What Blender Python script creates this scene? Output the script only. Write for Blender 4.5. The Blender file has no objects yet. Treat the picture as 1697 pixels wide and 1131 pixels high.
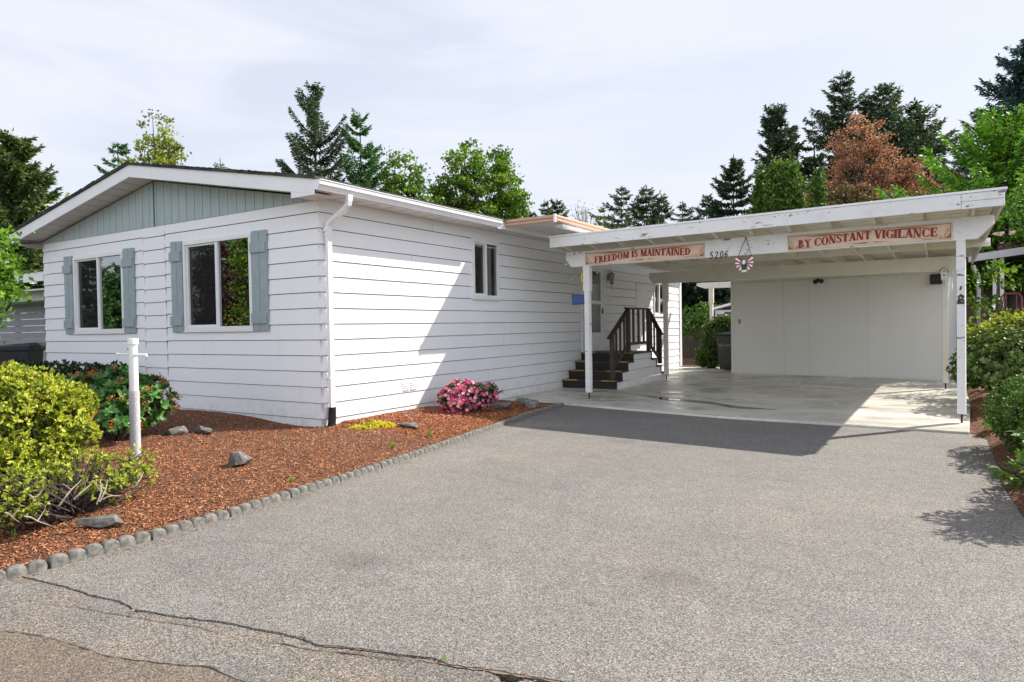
import bpy, math, random
import numpy as np
from mathutils import Vector, Matrix
rad = math.radians
sc = bpy.context.scene
C = sc.collection

# ------------------------------------------------------------------ camera
FPX = 1135.63; IW, IH = 1697.0, 1131.0
YAW, PITCH, ROLL = 0.560888, -0.020668, 0.016644
CAM = Vector((7.03, -6.40, 1.34))
_f = Vector((-math.sin(YAW)*math.cos(PITCH), math.cos(YAW)*math.cos(PITCH), math.sin(PITCH)))
_r = Vector((math.cos(YAW), math.sin(YAW), 0)); _u = _r.cross(_f)
RT = _r*math.cos(ROLL) - _u*math.sin(ROLL); UP = _u*math.cos(ROLL) + _r*math.sin(ROLL)
cd = bpy.data.cameras.new('camera'); cam = bpy.data.objects.new('camera', cd); C.objects.link(cam)
cd.sensor_width = 36; cd.lens = FPX/IW*36; cd.clip_start = .05; cd.clip_end = 3000
cam.matrix_world = Matrix(((RT.x, UP.x, -_f.x, CAM.x), (RT.y, UP.y, -_f.y, CAM.y), (RT.z, UP.z, -_f.z, CAM.z), (0, 0, 0, 1)))
sc.camera = cam

# ------------------------------------------------------------------ light
SUN_AZ, SUN_EL = rad(54.0), rad(42.5)            # azimuth from +X towards +Y
w = bpy.data.worlds.new('World'); sc.world = w; w.use_nodes = True
wn = w.node_tree.nodes; wl = w.node_tree.links
bg = wn['Background']; bg.inputs['Strength'].default_value = .1
sky = wn.new('ShaderNodeTexSky'); sky.sky_type = 'NISHITA'; sky.sun_disc = False
sky.sun_elevation = SUN_EL; sky.sun_rotation = math.pi/2 - SUN_AZ
sky.air_density = 1.0; sky.dust_density = 1.5; sky.ozone_density = 1.5
tc = wn.new('ShaderNodeTexCoord'); mp = wn.new('ShaderNodeMapping'); mp.inputs['Scale'].default_value = (1.0, 1.5, 6.0)
mp.inputs['Rotation'].default_value = (.12, .10, .5)
nz = wn.new('ShaderNodeTexNoise'); nz.inputs['Scale'].default_value = 1.9; nz.inputs['Detail'].default_value = 7; nz.inputs['Roughness'].default_value = .55; nz.inputs['Distortion'].default_value = .6
rp = wn.new('ShaderNodeValToRGB'); rp.color_ramp.elements[0].position = .36; rp.color_ramp.elements[0].color = (.76, .76, .76, 1)
rp.color_ramp.elements[1].position = .62; rp.color_ramp.elements[1].color = (.97, .97, .97, 1)
mx = wn.new('ShaderNodeMix'); mx.data_type = 'RGBA'; mx.inputs[7].default_value = (6.0, 6.2, 6.75, 1)
wl.new(tc.outputs['Generated'], mp.inputs['Vector']); wl.new(mp.outputs[0], nz.inputs['Vector']); wl.new(nz.outputs['Fac'], rp.inputs[0])
sx_ = wn.new('ShaderNodeSeparateXYZ'); wl.new(tc.outputs['Generated'], sx_.inputs[0])
mr = wn.new('ShaderNodeMapRange'); mr.inputs[1].default_value = .42; mr.inputs[2].default_value = .85; mr.inputs[3].default_value = 1; mr.inputs[4].default_value = .28
wl.new(sx_.outputs[2], mr.inputs[0]); mm = wn.new('ShaderNodeMath'); mm.operation = 'MULTIPLY'; wl.new(mr.outputs[0], mm.inputs[0]); wl.new(rp.outputs[0], mm.inputs[1])
wl.new(mm.outputs[0], mx.inputs[0])
# added fill: unseen sky behind the camera brightened to lift front wall and carport
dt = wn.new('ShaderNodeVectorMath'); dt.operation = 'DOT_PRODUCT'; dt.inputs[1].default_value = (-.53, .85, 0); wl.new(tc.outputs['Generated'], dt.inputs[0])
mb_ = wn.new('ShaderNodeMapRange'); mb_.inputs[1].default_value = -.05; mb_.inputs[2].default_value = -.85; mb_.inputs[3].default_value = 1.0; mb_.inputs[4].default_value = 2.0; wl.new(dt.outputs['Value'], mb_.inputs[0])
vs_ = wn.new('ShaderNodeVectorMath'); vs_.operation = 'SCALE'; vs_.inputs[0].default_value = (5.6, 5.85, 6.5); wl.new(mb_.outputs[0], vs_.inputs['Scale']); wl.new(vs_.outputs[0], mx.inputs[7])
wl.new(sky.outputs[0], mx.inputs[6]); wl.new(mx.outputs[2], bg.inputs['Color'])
sd = bpy.data.lights.new('sun', 'SUN'); sd.energy = 5.0; sd.angle = rad(.53); sd.color = (1, .95, .87)
sun = bpy.data.objects.new('sun', sd); C.objects.link(sun)
SD = Vector((math.cos(SUN_AZ)*math.cos(SUN_EL), math.sin(SUN_AZ)*math.cos(SUN_EL), math.sin(SUN_EL)))
sun.rotation_euler = SD.to_track_quat('Z', 'Y').to_euler(); sun.location = (20, 20, 30)
sc.view_settings.view_transform = 'Standard'; sc.view_settings.look = 'None'
sc.view_settings.exposure = 0.66; sc.view_settings.gamma = 1
sc.cycles.max_bounces = 8; sc.cycles.transparent_max_bounces = 12; sc.cycles.use_denoising = True

# ------------------------------------------------------------------ helpers
def ray(x, y):
    return RT*((x-IW/2)/FPX) - UP*((y-IH/2)/FPX) + _f
def at(x, y, D):                                 # world point seen at photo pixel x,y at horizontal distance D
    d = ray(x, y); return CAM + d*(D/math.hypot(d.x, d.y))
def onz(x, y, z=0.0):
    d = ray(x, y); return CAM + d*((z-CAM.z)/d.z)

def tag(o, label=None, cat=None, group=None, kind=None):
    if label: o['label'] = label
    if cat: o['category'] = cat
    if group: o['group'] = group
    if kind: o['kind'] = kind
    return o
def empty(name, loc=(0, 0, 0), rz=0, label=None, cat=None, group=None):
    o = bpy.data.objects.new(name, None); C.objects.link(o); o.empty_display_size = .1
    o.location = loc; o.rotation_euler = (0, 0, rz)
    return tag(o, label, cat, group)

class MB:
    def __init__(s): s.v = []; s.f = []
    def add(s, vs, fs):
        n = len(s.v); s.v += [tuple(a) for a in vs]; s.f += [tuple(i+n for i in f) for f in fs]; return s
    def quad(s, a, b, c, d): return s.add([a, b, c, d], [(0, 1, 2, 3)])
    def hexa(s, p):                              # 8 points: bottom ring, top ring
        return s.add(p, [(3, 2, 1, 0), (4, 5, 6, 7), (0, 1, 5, 4), (1, 2, 6, 5), (2, 3, 7, 6), (3, 0, 4, 7)])
    def box(s, x0, x1, y0, y1, z0, z1):
        return s.hexa([(x0, y0, z0), (x1, y0, z0), (x1, y1, z0), (x0, y1, z0), (x0, y0, z1), (x1, y0, z1), (x1, y1, z1), (x0, y1, z1)])
    def beam(s, p, q, wd, ht, up=(0, 0, 1)):     # rectangular bar from p to q
        p = Vector(p); q = Vector(q); d = (q-p).normalized(); up = Vector(up); sd_ = d.cross(up).normalized(); up = sd_.cross(d)
        a, b = sd_*wd/2, up*ht/2
        return s.hexa([p-a-b, p+a-b, q+a-b, q-a-b, p-a+b, p+a+b, q+a+b, q-a+b])
    def prism(s, poly, off):                     # closed polygon extruded along off
        n = len(poly); off = Vector(off); a = [Vector(p) for p in poly]; b = [p+off for p in a]
        return s.add(a+b, [tuple(range(n-1, -1, -1)), tuple(range(n, 2*n))] + [(i, (i+1) % n, n+(i+1) % n, n+i) for i in range(n)])
    def tube(s, pts, radii, n=8, cap=True):
        pts = [Vector(p) for p in pts]; m = len(pts)
        if not hasattr(radii, '__len__'): radii = [radii]*m
        vs = []; ref = Vector((0, 0, 1)); 
        for i, p in enumerate(pts):
            d = (pts[min(i+1, m-1)] - pts[max(i-1, 0)]).normalized()
            if i == 0:
                if abs(d.z) > .9: ref = Vector((1, 0, 0))
                x = d.cross(ref).normalized()
            else:
                x = (x - d*x.dot(d)).normalized()
            y = d.cross(x)
            for k in range(n):
                a = 2*math.pi*k/n; vs.append(p + (x*math.cos(a) + y*math.sin(a))*radii[i])
        fs = [(i*n+k, i*n+(k+1) % n, (i+1)*n+(k+1) % n, (i+1)*n+k) for i in range(m-1) for k in range(n)]
        if cap: fs += [tuple(range(n-1, -1, -1)), tuple(range((m-1)*n, m*n))]
        return s.add(vs, fs)
    def cyl(s, p, r, h, n=16, r2=None): return s.tube([p, (p[0], p[1], p[2]+h)], [r, r if r2 is None else r2], n)
    def sphere(s, c, r, n=12, m=8, sq=(1, 1, 1)):
        vs = [(c[0], c[1], c[2]-r*sq[2])]
        for i in range(1, m):
            t = -math.pi/2 + math.pi*i/m
            for k in range(n):
                a = 2*math.pi*k/n; vs.append((c[0]+r*sq[0]*math.cos(t)*math.cos(a), c[1]+r*sq[1]*math.cos(t)*math.sin(a), c[2]+r*sq[2]*math.sin(t)))
        vs.append((c[0], c[1], c[2]+r*sq[2])); L = len(vs)-1
        fs = [(0, 1+(k+1) % n, 1+k) for k in range(n)]
        for i in range(m-2):
            fs += [(1+i*n+k, 1+i*n+(k+1) % n, 1+(i+1)*n+(k+1) % n, 1+(i+1)*n+k) for k in range(n)]
        fs += [(L, 1+(m-2)*n+k, 1+(m-2)*n+(k+1) % n) for k in range(n)]
        return s.add(vs, fs)
    def build(s, name, mat, parent=None, bevel=0, smooth=False, label=None):
        me = bpy.data.meshes.new(name); me.from_pydata(s.v, [], s.f); me.update()
        o = bpy.data.objects.new(name, me); C.objects.link(o)
        if mat: me.materials.append(mat)
        if smooth:
            me.shade_smooth()
        if bevel:
            b = o.modifiers.new('bevel', 'BEVEL'); b.width = bevel; b.segments = 2; b.limit_method = 'ANGLE'; b.angle_limit = rad(40)
        if parent:
            o.parent = parent
            if parent.type == 'EMPTY' and (parent.location.length > 0 or parent.rotation_euler.z):
                o.matrix_parent_inverse = Matrix.Translation(parent.location).inverted()
        if label: o['label'] = label
        return o

def npmesh(name, verts, nper, mat, parent=None, tone=None, label=None):
    """verts: (F*nper,3) array; each consecutive nper verts make a face"""
    F = len(verts)//nper; me = bpy.data.meshes.new(name)
    me.vertices.add(len(verts)); me.vertices.foreach_set('co', np.ascontiguousarray(verts, dtype=np.float32).ravel())
    me.loops.add(len(verts)); me.loops.foreach_set('vertex_index', np.arange(len(verts), dtype=np.int32))
    me.polygons.add(F); me.polygons.foreach_set('loop_start', np.arange(0, len(verts), nper, dtype=np.int32))
    me.polygons.foreach_set('loop_total', np.full(F, nper, dtype=np.int32))
    if tone is not None:
        a = me.attributes.new('tone', 'FLOAT', 'FACE'); a.data.foreach_set('value', np.asarray(tone, dtype=np.float32))
    me.update(calc_edges=True); me.validate()
    o = bpy.data.objects.new(name, me); C.objects.link(o); me.materials.append(mat)
    if parent:
        o.parent = parent; o.matrix_parent_inverse = Matrix.Translation(parent.location).inverted()
    if label: o['label'] = label
    return o

# ------------------------------------------------------------------ materials
class N:
    def __init__(s, name):
        s.m = bpy.data.materials.new(name); s.m.use_nodes = True; s.t = s.m.node_tree; s.n = s.t.nodes
        s.bs = s.n['Principled BSDF']; s.out = s.n['Material Output']
        s.tc = s.n.new('ShaderNodeTexCoord')
    def link(s, a, b): s.t.links.new(a, b)
    def noise(s, scale=5, detail=5, rough=.55, stretch=(1, 1, 1), dist=0, rot=(0, 0, 0)):
        mp = s.n.new('ShaderNodeMapping'); mp.inputs['Scale'].default_value = stretch; mp.inputs['Rotation'].default_value = rot
        s.link(s.tc.outputs['Object'], mp.inputs['Vector'])
        t = s.n.new('ShaderNodeTexNoise'); t.inputs['Scale'].default_value = scale; t.inputs['Detail'].default_value = detail
        t.inputs['Roughness'].default_value = rough; t.inputs['Distortion'].default_value = dist
        s.link(mp.outputs[0], t.inputs['Vector']); return t.outputs['Fac']
    def voro(s, scale=100, out='Color', feature='F1', stretch=(1, 1, 1)):
        mp = s.n.new('ShaderNodeMapping'); mp.inputs['Scale'].default_value = stretch; s.link(s.tc.outputs['Object'], mp.inputs['Vector'])
        t = s.n.new('ShaderNodeTexVoronoi'); t.inputs['Scale'].default_value = scale; t.feature = feature
        s.link(mp.outputs[0], t.inputs['Vector']); return t.outputs[out]
    def ramp(s, fac, stops, interp='LINEAR'):
        r = s.n.new('ShaderNodeValToRGB'); r.color_ramp.interpolation = interp; e = r.color_ramp.elements
        while len(e) < len(stops): e.new(.5)
        for i, (p, c) in enumerate(stops):
            e[i].position = p; e[i].color = (c, c, c, 1) if isinstance(c, (int, float)) else (*c, 1)
        s.link(fac, r.inputs[0]); return r.outputs[0]
    def mix(s, fac, a, b, mode='MIX'):
        m = s.n.new('ShaderNodeMix'); m.data_type = 'RGBA'; m.blend_type = mode
        for sock, v in ((m.inputs[0], fac), (m.inputs[6], a), (m.inputs[7], b)):
            if isinstance(v, (int, float)): sock.default_value = v if sock.type == 'VALUE' else (v, v, v, 1)
            elif isinstance(v, tuple): sock.default_value = (*v, 1)
            else: s.link(v, sock)
        return m.outputs[2]
    def math(s, op, a, b=0):
        m = s.n.new('ShaderNodeMath'); m.operation = op
        for i, v in enumerate((a, b)):
            if isinstance(v, (int, float)): m.inputs[i].default_value = v
            else: s.link(v, m.inputs[i])
        return m.outputs[0]
    def bump(s, h, strength=.3, dist=.01):
        b = s.n.new('ShaderNodeBump'); b.inputs['Strength'].default_value = strength; b.inputs['Distance'].default_value = dist
        s.link(h, b.inputs['Height']); s.link(b.outputs[0], s.bs.inputs['Normal'])
    def col(s, v):
        if isinstance(v, tuple): s.bs.inputs['Base Color'].default_value = (*v, 1)
        else: s.link(v, s.bs.inputs['Base Color'])
    def rough(s, v):
        if isinstance(v, (int, float)): s.bs.inputs['Roughness'].default_value = v
        else: s.link(v, s.bs.inputs['Roughness'])

def plain(name, c, rough=.6, var=.12, scale=6, bump=.1, metal=0):
    n = N(name); f = n.noise(scale, 6)
    a = tuple(x*(1-var) for x in c); b = tuple(min(1, x*(1+var)) for x in c)
    n.col(n.ramp(f, [(.3, a), (.7, b)])); n.rough(rough); n.bs.inputs['Metallic'].default_value = metal
    if bump: n.bump(n.noise(scale*12, 4), bump, .003)
    return n.m

def paint_siding():
    n = N('white_siding_paint')
    big = n.noise(1.1, 5, .6); streak = n.noise(2.2, 6, .6, (3, 3, .6)); fine = n.noise(45, 4, .6, (.15, .15, 2.2))
    c = n.mix(n.ramp(big, [(.3, 0.0), (.75, .5)]), (.83, .835, .85), (.80, .80, .805))
    c = n.mix(n.ramp(streak, [(.58, 0.0), (.8, .35)]), c, (.66, .64, .58))
    sp = n.n.new('ShaderNodeSeparateXYZ'); n.link(n.tc.outputs['Object'], sp.inputs[0])
    low = n.math('MULTIPLY', n.ramp(sp.outputs[2], [(.05, 1.0), (.42, 0.0)]), n.ramp(n.noise(7, 6, .7), [(.42, 0.0), (.72, .55)]))
    c = n.mix(low, c, (.52, .45, .36))
    nail = n.ramp(n.voro(3.4, 'Distance'), [(.012, .45), (.018, 0.0)]); c = n.mix(nail, c, (.35, .33, .30))
    n.col(c); n.rough(.55); n.bump(n.math('ADD', fine, n.math('MULTIPLY', big, 2.5)), .26, .005); return n.m
def paint_old(name='weathered_white_paint', base=(.79, .785, .77), chips=.545):
    n = N(name)
    big = n.noise(1.6, 5); grain = n.noise(30, 5, .6, (.12, .12, 1.0)); sp = n.noise(9, 6, .7, (.55, .9, 1.6), .6); msk = n.noise(1.3, 3)
    c = n.mix(n.ramp(big, [(.35, 0.0), (.75, .6)]), base, tuple(x*.86 for x in base))
    dirt = n.ramp(n.noise(3.1, 6, .65), [(.55, 0.0), (.75, .35)])
    c = n.mix(dirt, c, (.50, .48, .42))
    chip = n.math('MULTIPLY', n.ramp(sp, [(chips+.055, 0.0), (chips+.075, 1.0)]), n.ramp(msk, [(.42, 0.0), (.55, 1.0)]))
    c = n.mix(chip, c, (.13, .12, .11))
    nails = n.ramp(n.voro(5.5, 'Distance'), [(.028, 1.0), (.036, 0.0)])
    c = n.mix(n.math('MULTIPLY', nails, .75), c, (.10, .09, .08))
    n.col(c); n.rough(.62); n.bump(n.math('SUBTRACT', grain, chip), .35, .004); return n.m
def asphalt(name, shades, tint, stone=120, dark=0.0, patch=(.9, 1.1)):
    n = N(name)
    v = n.voro(stone, 'Color'); sep = n.n.new('ShaderNodeSeparateColor'); n.link(v, sep.inputs[0])
    g = n.ramp(sep.outputs[0], [(0, shades[0]), (.30, shades[1]), (.65, shades[2]), (1, shades[3])])
    warm = n.ramp(sep.outputs[1], [(.0, (1, 1, 1)), (.72, (1, 1, 1)), (.86, tint), (1, (1, 1, 1))], 'LINEAR')
    c = n.mix(1.0, g, warm, 'MULTIPLY'); c = n.mix(1.0, c, (1.0, .955, .89), 'MULTIPLY')
    big = n.ramp(n.noise(.55, 6, .6), [(.3, patch[0]), (.7, patch[1])]); c = n.mix(1.0, c, big, 'MULTIPLY')
    mid = n.ramp(n.noise(5, 5, .65), [(.3, .88), (.7, 1.06)]); c = n.mix(1.0, c, mid, 'MULTIPLY'); c = n.mix(1.0, c, n.ramp(n.noise(55, 3, .7), [(.30, .80), (.70, 1.14)]), 'MULTIPLY')
    st = n.ramp(n.noise(2.3, 6, .7, dist=.5), [(.66, 0.0), (.78, .30)]); c = n.mix(st, c, (.20, .16, .12))
    if 'shoulder' in name: c = n.mix(1.0, c, (1.0, .86, .72), 'MULTIPLY')
    elif name.startswith('old'): c = n.mix(n.ramp(n.noise(1.1, 6, .65), [(.42, 0.0), (.62, .5)]), c, n.mix(1.0, c, (1.15, .88, .66), 'MULTIPLY'))
    else:
        c = n.mix(n.ramp(n.noise(.9, 5, .6, (.5, 2.2, 1), 1.2), [(.50, 0.0), (.72, .35)]), c, n.mix(1.0, c, (.70, .70, .72), 'MULTIPLY'))
        c = n.mix(n.ramp(n.voro(.75, 'Distance'), [(.06, .5), (.16, 0.0)]), c, n.mix(1.0, c, (.62, .60, .60), 'MULTIPLY'))
        c = n.mix(n.ramp(n.noise(.45, 4), [(.45, 0.0), (.65, .6)]), c, n.mix(1.0, c, (1.14, 1.10, 1.02), 'MULTIPLY'))
    n.col(c); n.rough(.85)
    d = n.voro(stone, 'Distance'); n.bump(n.math('SUBTRACT', 1.0, d), .45, .004); return n.m
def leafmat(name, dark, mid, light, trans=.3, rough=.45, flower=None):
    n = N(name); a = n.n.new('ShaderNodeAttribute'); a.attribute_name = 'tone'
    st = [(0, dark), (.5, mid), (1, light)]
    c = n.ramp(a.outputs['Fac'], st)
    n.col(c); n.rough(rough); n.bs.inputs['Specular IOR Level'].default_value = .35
    tr = n.n.new('ShaderNodeBsdfTranslucent'); n.link(n.mix(1.0, c, (1.1, 1.25, .6), 'MULTIPLY'), tr.inputs[0])
    ms = n.n.new('ShaderNodeMixShader'); ms.inputs[0].default_value = trans
    n.link(n.bs.outputs[0], ms.inputs[1]); n.link(tr.outputs[0], ms.inputs[2]); n.link(ms.outputs[0], n.out.inputs[0]); return n.m
def glassmat(name, base=.10, scale=2.2, tint=(.75, .8, .8), film=0.0):
    n = N(name); fr = n.n.new('ShaderNodeFresnel'); fr.inputs[0].default_value = 1.5
    f = n.math('ADD', n.math('MULTIPLY', fr.outputs[0], scale), base); f = n.math('MINIMUM', f, .92)
    gl = n.n.new('ShaderNodeBsdfGlossy'); gl.inputs['Roughness'].default_value = .0
    gl.inputs[0].default_value = (.92, .94, .97, 1)
    tr = n.n.new('ShaderNodeBsdfTransparent'); tr.inputs[0].default_value = (*tint, 1)
    b = n.n.new('ShaderNodeBump'); b.inputs['Strength'].default_value = .06; b.inputs['Distance'].default_value = .02
    n.link(n.noise(1.6, 2), b.inputs['Height']); n.link(b.outputs[0], gl.inputs['Normal'])
    ms = n.n.new('ShaderNodeMixShader'); n.link(f, ms.inputs[0]); n.link(tr.outputs[0], ms.inputs[1]); n.link(gl.outputs[0], ms.inputs[2])
    last = ms.outputs[0]
    if film:
        df = n.n.new('ShaderNodeBsdfDiffuse'); df.inputs[0].default_value = (.035, .035, .04, 1)
        m2 = n.n.new('ShaderNodeMixShader'); m2.inputs[0].default_value = film
        n.link(last, m2.inputs[1]); n.link(df.outputs[0], m2.inputs[2]); last = m2.outputs[0]
    n.link(last, n.out.inputs[0]); return n.m
def concrete():
    n = N('concrete_slab_surface')
    big = n.noise(.8, 6, .62, (1, 1.5, 1), .5); fine = n.noise(22, 5)
    c = n.ramp(big, [(.25, (.33, .31, .25)), (.40, (.48, .455, .385)), (.58, (.63, .605, .535)), (.8, (.74, .71, .64))])
    c = n.mix(1.0, c, n.ramp(fine, [(.3, .93), (.7, 1.05)]), 'MULTIPLY')
    tyre = n.ramp(n.noise(2.0, 5, .6, (.28, 2.2, 1), 1.6), [(.60, 0.0), (.70, .40)]); c = n.mix(tyre, c, (.26, .235, .18))
    ochre = n.ramp(n.noise(1.5, 4, .5, (.6, 1.2, 1), .7), [(.66, 0.0), (.74, .5)]); c = n.mix(ochre, c, (.38, .29, .13))
    ck = n.ramp(n.voro(.75, 'Distance', 'DISTANCE_TO_EDGE'), [(.0, 1.0), (.004, 0.0)]); c = n.mix(n.math('MULTIPLY', ck, .45), c, (.13, .12, .1))
    n.col(c); n.rough(n.ramp(n.noise(1.1, 5, .6, (1, 1.8, 1)), [(.38, .20), (.60, .5)])); n.bump(fine, .12, .004); return n.m
def mulchbase():
    n = N('bark_mulch_surface'); v = n.voro(70, 'Color', stretch=(1, 1, 1)); sep = n.n.new('ShaderNodeSeparateColor'); n.link(v, sep.inputs[0])
    c = n.ramp(sep.outputs[0], [(0, (.05, .02, .012)), (.5, (.15, .06, .028)), (1, (.27, .12, .055))]); n.col(c); n.rough(.9)
    n.bump(n.voro(70, 'Distance'), 1.0, .02); return n.m
def grooved():
    n = N('grey_green_paint'); g = n.noise(3, 6, .65, (5, 5, .5))
    c = n.mix(n.ramp(g, [(.45, 0.0), (.75, .7)]), (.35, .425, .42), (.47, .52, .51))
    n.col(c); n.rough(.65); n.bump(n.noise(40, 4, .6, (2, 2, .1)), .3, .003); return n.m
def fence_wood():
    n = N('grey_weathered_wood'); g = n.noise(6, 6, .65, (6, 6, .4)); n.col(n.ramp(g, [(.3, (.06, .05, .042)), (.7, (.17, .145, .12))])); n.rough(.85); return n.m
def shingles(name, a, b):
    n = N(name); br = n.voro(9, 'Color', stretch=(1, 1, 1)); s = n.n.new('ShaderNodeSeparateColor'); n.link(br, s.inputs[0])
    c = n.ramp(s.outputs[0], [(0, a), (1, b)]); c = n.mix(n.ramp(n.noise(1.5, 5), [(.5, 0.0), (.7, .5)]), c, (.12, .13, .05)); n.col(c); n.rough(.9); n.bump(s.outputs[1], .8, .02); return n.m

M = dict(
    siding=paint_siding(), old=paint_old(), oldc=paint_old('aged_cream_paint', (.82, .80, .70), .60),
    trim=plain('white_trim_paint', (.80, .80, .80), .45, .04, 3, .04), green=grooved(),
    shutter=plain('slate_green_shutter_paint', (.29, .355, .37), .5, .08, 8, .08), groove=plain('dark_joint', (.06, .075, .075), .8),
    soffit=plain('soffit_panel_paint', (.70, .69, .66), .6, .07, 4, .05), roof=shingles('dark_shingles', (.018, .018, .02), (.05, .05, .052)),
    gutter=plain('gutter_enamel', (.80, .80, .82), .28, .04, 5, .03), vinyl=plain('window_vinyl', (.78, .78, .77), .35, .04, 5, 0),
    black=plain('black_plastic', (.02, .02, .022), .45, .2, 20, .1), binp=plain('charcoal_bin_plastic', (.022, .024, .028), .42, .15, 12, .08),
    dark=plain('dark_room', (.03, .03, .032), .8), tan=plain('salmon_tan_aluminium', (.50, .31, .21), .4, .06, 6, .03),
    brown=plain('dark_brown_deck_paint', (.040, .024, .018), .5, .3, 12, .15), riser=plain('black_brown_riser_paint', (.014, .010, .009), .55, .3, 10, .1),
    yellow=plain('yellow_grip_tape', (.32, .22, .05), .8, .2, 40, .3), asph=asphalt('driveway_asphalt', (.028, .12, .198, .40), (1.0, .76, .48), 240, patch=(.90, 1.07)),
    road=asphalt('old_road_asphalt', (.03, .12, .19, .38), (1.0, .78, .50), 190, patch=(.70, 1.06)), conc=concrete(), mulch=mulchbase(),
    soil=plain('soil', (.10, .065, .04), .95, .3, 9, .5), grass=plain('rough_grass', (.07, .10, .03), .95, .35, 3, .6),
    stone=plain('dark_basalt', (.14, .13, .12), .85, .45, 18, .9), paver=plain('scalloped_concrete', (.165, .158, .138), .9, .55, 26, .9),
    fence=fence_wood(), bark=plain('bark', (.055, .042, .034), .9, .3, 14, .6), twig=plain('pale_dead_twig', (.33, .27, .21), .85, .25, 30, .3),
    neigh=plain('neighbour_grey_siding', (.30, .29, .32), .7, .08, 4, .05), neighroof=shingles('mossy_brown_shingles', (.10, .055, .035), (.28, .16, .11)),
    glass=glassmat('window_glass', .16, 2.6), glass2=glassmat('shaded_window_glass', .03, 1.3), screen=glassmat('insect_screen_glass', .02, 1.3, (.3, .3, .32), .45),
    pipe=plain('galvanised_grey', (.50, .50, .51), .6, .25, 60, .3), red=plain('sign_red', (.33, .012, .018), .5, .1), cream=plain('sign_cream', (.68, .53, .40), .55, .06),
    ochre=plain('sign_ochre', (.34, .135, .02), .5, .1), darkred=plain('flag_red', (.38, .02, .03), .5, .08), white=plain('white_enamel', (.8, .8, .8), .45, .04, 5, 0),
    navy=plain('flag_navy', (.015, .02, .06), .5), eagle=plain('eagle_brown', (.06, .03, .02), .6), beak=plain('beak_yellow', (.5, .3, .03), .5),
    blue=plain('blue_box_plastic', (.02, .065, .21), .4, .15, 8, .05), lemon=plain('yellow_plastic', (.65, .5, .03), .45), iron=plain('rusty_iron', (.035, .02, .017), .7, .3, 30, .3),
    almond=plain('almond_plate', (.38, .33, .20), .5), curtain=plain('pale_curtain', (.45, .45, .43), .9), curtb=plain('brown_curtain', (.16, .09, .06), .9),
    redwood=plain('red_brown_rail', (.085, .028, .02), .7, .2), pink=plain('pink_enamel', (.30, .06, .10), .5), brass=plain('aged_brass_lantern', (.20, .17, .12), .5, .3, 20, .1, .3),
    shedw=plain('lilac_white_shed', (.62, .60, .66), .6), trunkd=plain('dark_conifer_bark', (.04, .032, .028), .95, .3, 10, .5),
    water=None, tar=plain('old_tar_patch', (.022, .018, .015), .9, .4, 40, .4), damp=plain('damp_concrete', (.13, .12, .095), .3, .35, 5, .05))
_n = N('still_water'); _n.col((.05, .05, .045)); _n.rough(.04); M['water'] = _n.m
n = N('stained_plywood_paint'); _b = n.noise(1.3, 5); c = n.mix(n.ramp(_b, [(.35, 0.0), (.75, .6)]), (.85, .845, .80), (.79, .78, .72))
c = n.mix(n.ramp(n.noise(2.6, 5, .6, (1, 1, 2), .5), [(.66, 0.0), (.76, .28)]), c, (.50, .42, .22))
c = n.mix(n.ramp(n.voro(3.2, 'Distance'), [(.018, .8), (.03, 0.0)]), c, (.15, .14, .12)); n.col(c); n.rough(.55); n.bump(n.noise(30, 4, .6, (2, 2, .15)), .18, .003); M['ply'] = n.m

# ------------------------------------------------------------------ ground
def sheet(name, poly, z, mat, thick=0):
    m = MB()
    if thick: m.prism([(x, y, z-thick) for x, y in poly], (0, 0, thick))
    else: m.add([(x, y, z) for x, y in poly], [tuple(range(len(poly)))])
    return tag(m.build(name, mat), kind='structure')
sheet('ground', [(-400, -300), (400, -300), (400, 500), (-400, 500)], -.13, M['grass'])
rnd = random.Random(3)
def jag(pts, step=.05, amp=.012):
    out = []
    for (a, b) in zip(pts[:-1], pts[1:]):
        L = math.hypot(b[0]-a[0], b[1]-a[1]); k = max(1, int(L/step))
        for i in range(k):
            t = i/k; out.append((a[0]+(b[0]-a[0])*t + rnd.uniform(-amp, amp), a[1]+(b[1]-a[1])*t + rnd.uniform(-amp, amp)))
    out.append(pts[-1]); return out
crack_px = [(0, 945), (50, 958), (110, 972), (150, 985), (200, 996), (225, 1010), (300, 1022), (370, 1030), (440, 1044), (500, 1056), (525, 1068), (560, 1070), (640, 1080), (668, 1085), (720, 1090), (745, 1101), (800, 1107), (860, 1117), (950, 1131)]
ck = [onz(x, y, -.03) for x, y in crack_px]
upper = [(-3, -5.05), (1.5, -4.95)] + [(p.x, p.y) for p in ck] + [(6.9, -4.02), (8.5, -3.7), (12, -3.3)]
wgap = [.0, .0, .001, .002, .003, .007, .003, .009, .004, .007, .003, .002, .002, .004, .007, .006, .010, .022, .030, .036, .036, .034, .03, .03]
up_j = jag(upper, .03, .0045)
def gapw(x):
    xs = [u[0] for u in upper]
    for i in range(len(xs)-1):
        if xs[i] <= x <= xs[i+1]: return wgap[min(i, 23)]+(wgap[min(i+1, 23)]-wgap[min(i, 23)])*(x-xs[i])/(xs[i+1]-xs[i])
    return .02
low_j = [(x + rnd.uniform(-.002, .002), y - max(.0006, gapw(x)*rnd.uniform(.3, 1.5)*(.35+1.3*abs(math.sin(x*5.3)*math.sin(x*13+1))))) for x, y in up_j]
EDGE = [(4.05, 1.50), (3.0, 1.60), (2.0, 1.76), (.5, 2.02), (-1.1, 2.31), (-2.3, 2.45), (-3.5, 2.575), (-4.2, 2.59), (-4.75, 2.58), (-5.2, 2.5)]
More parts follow.
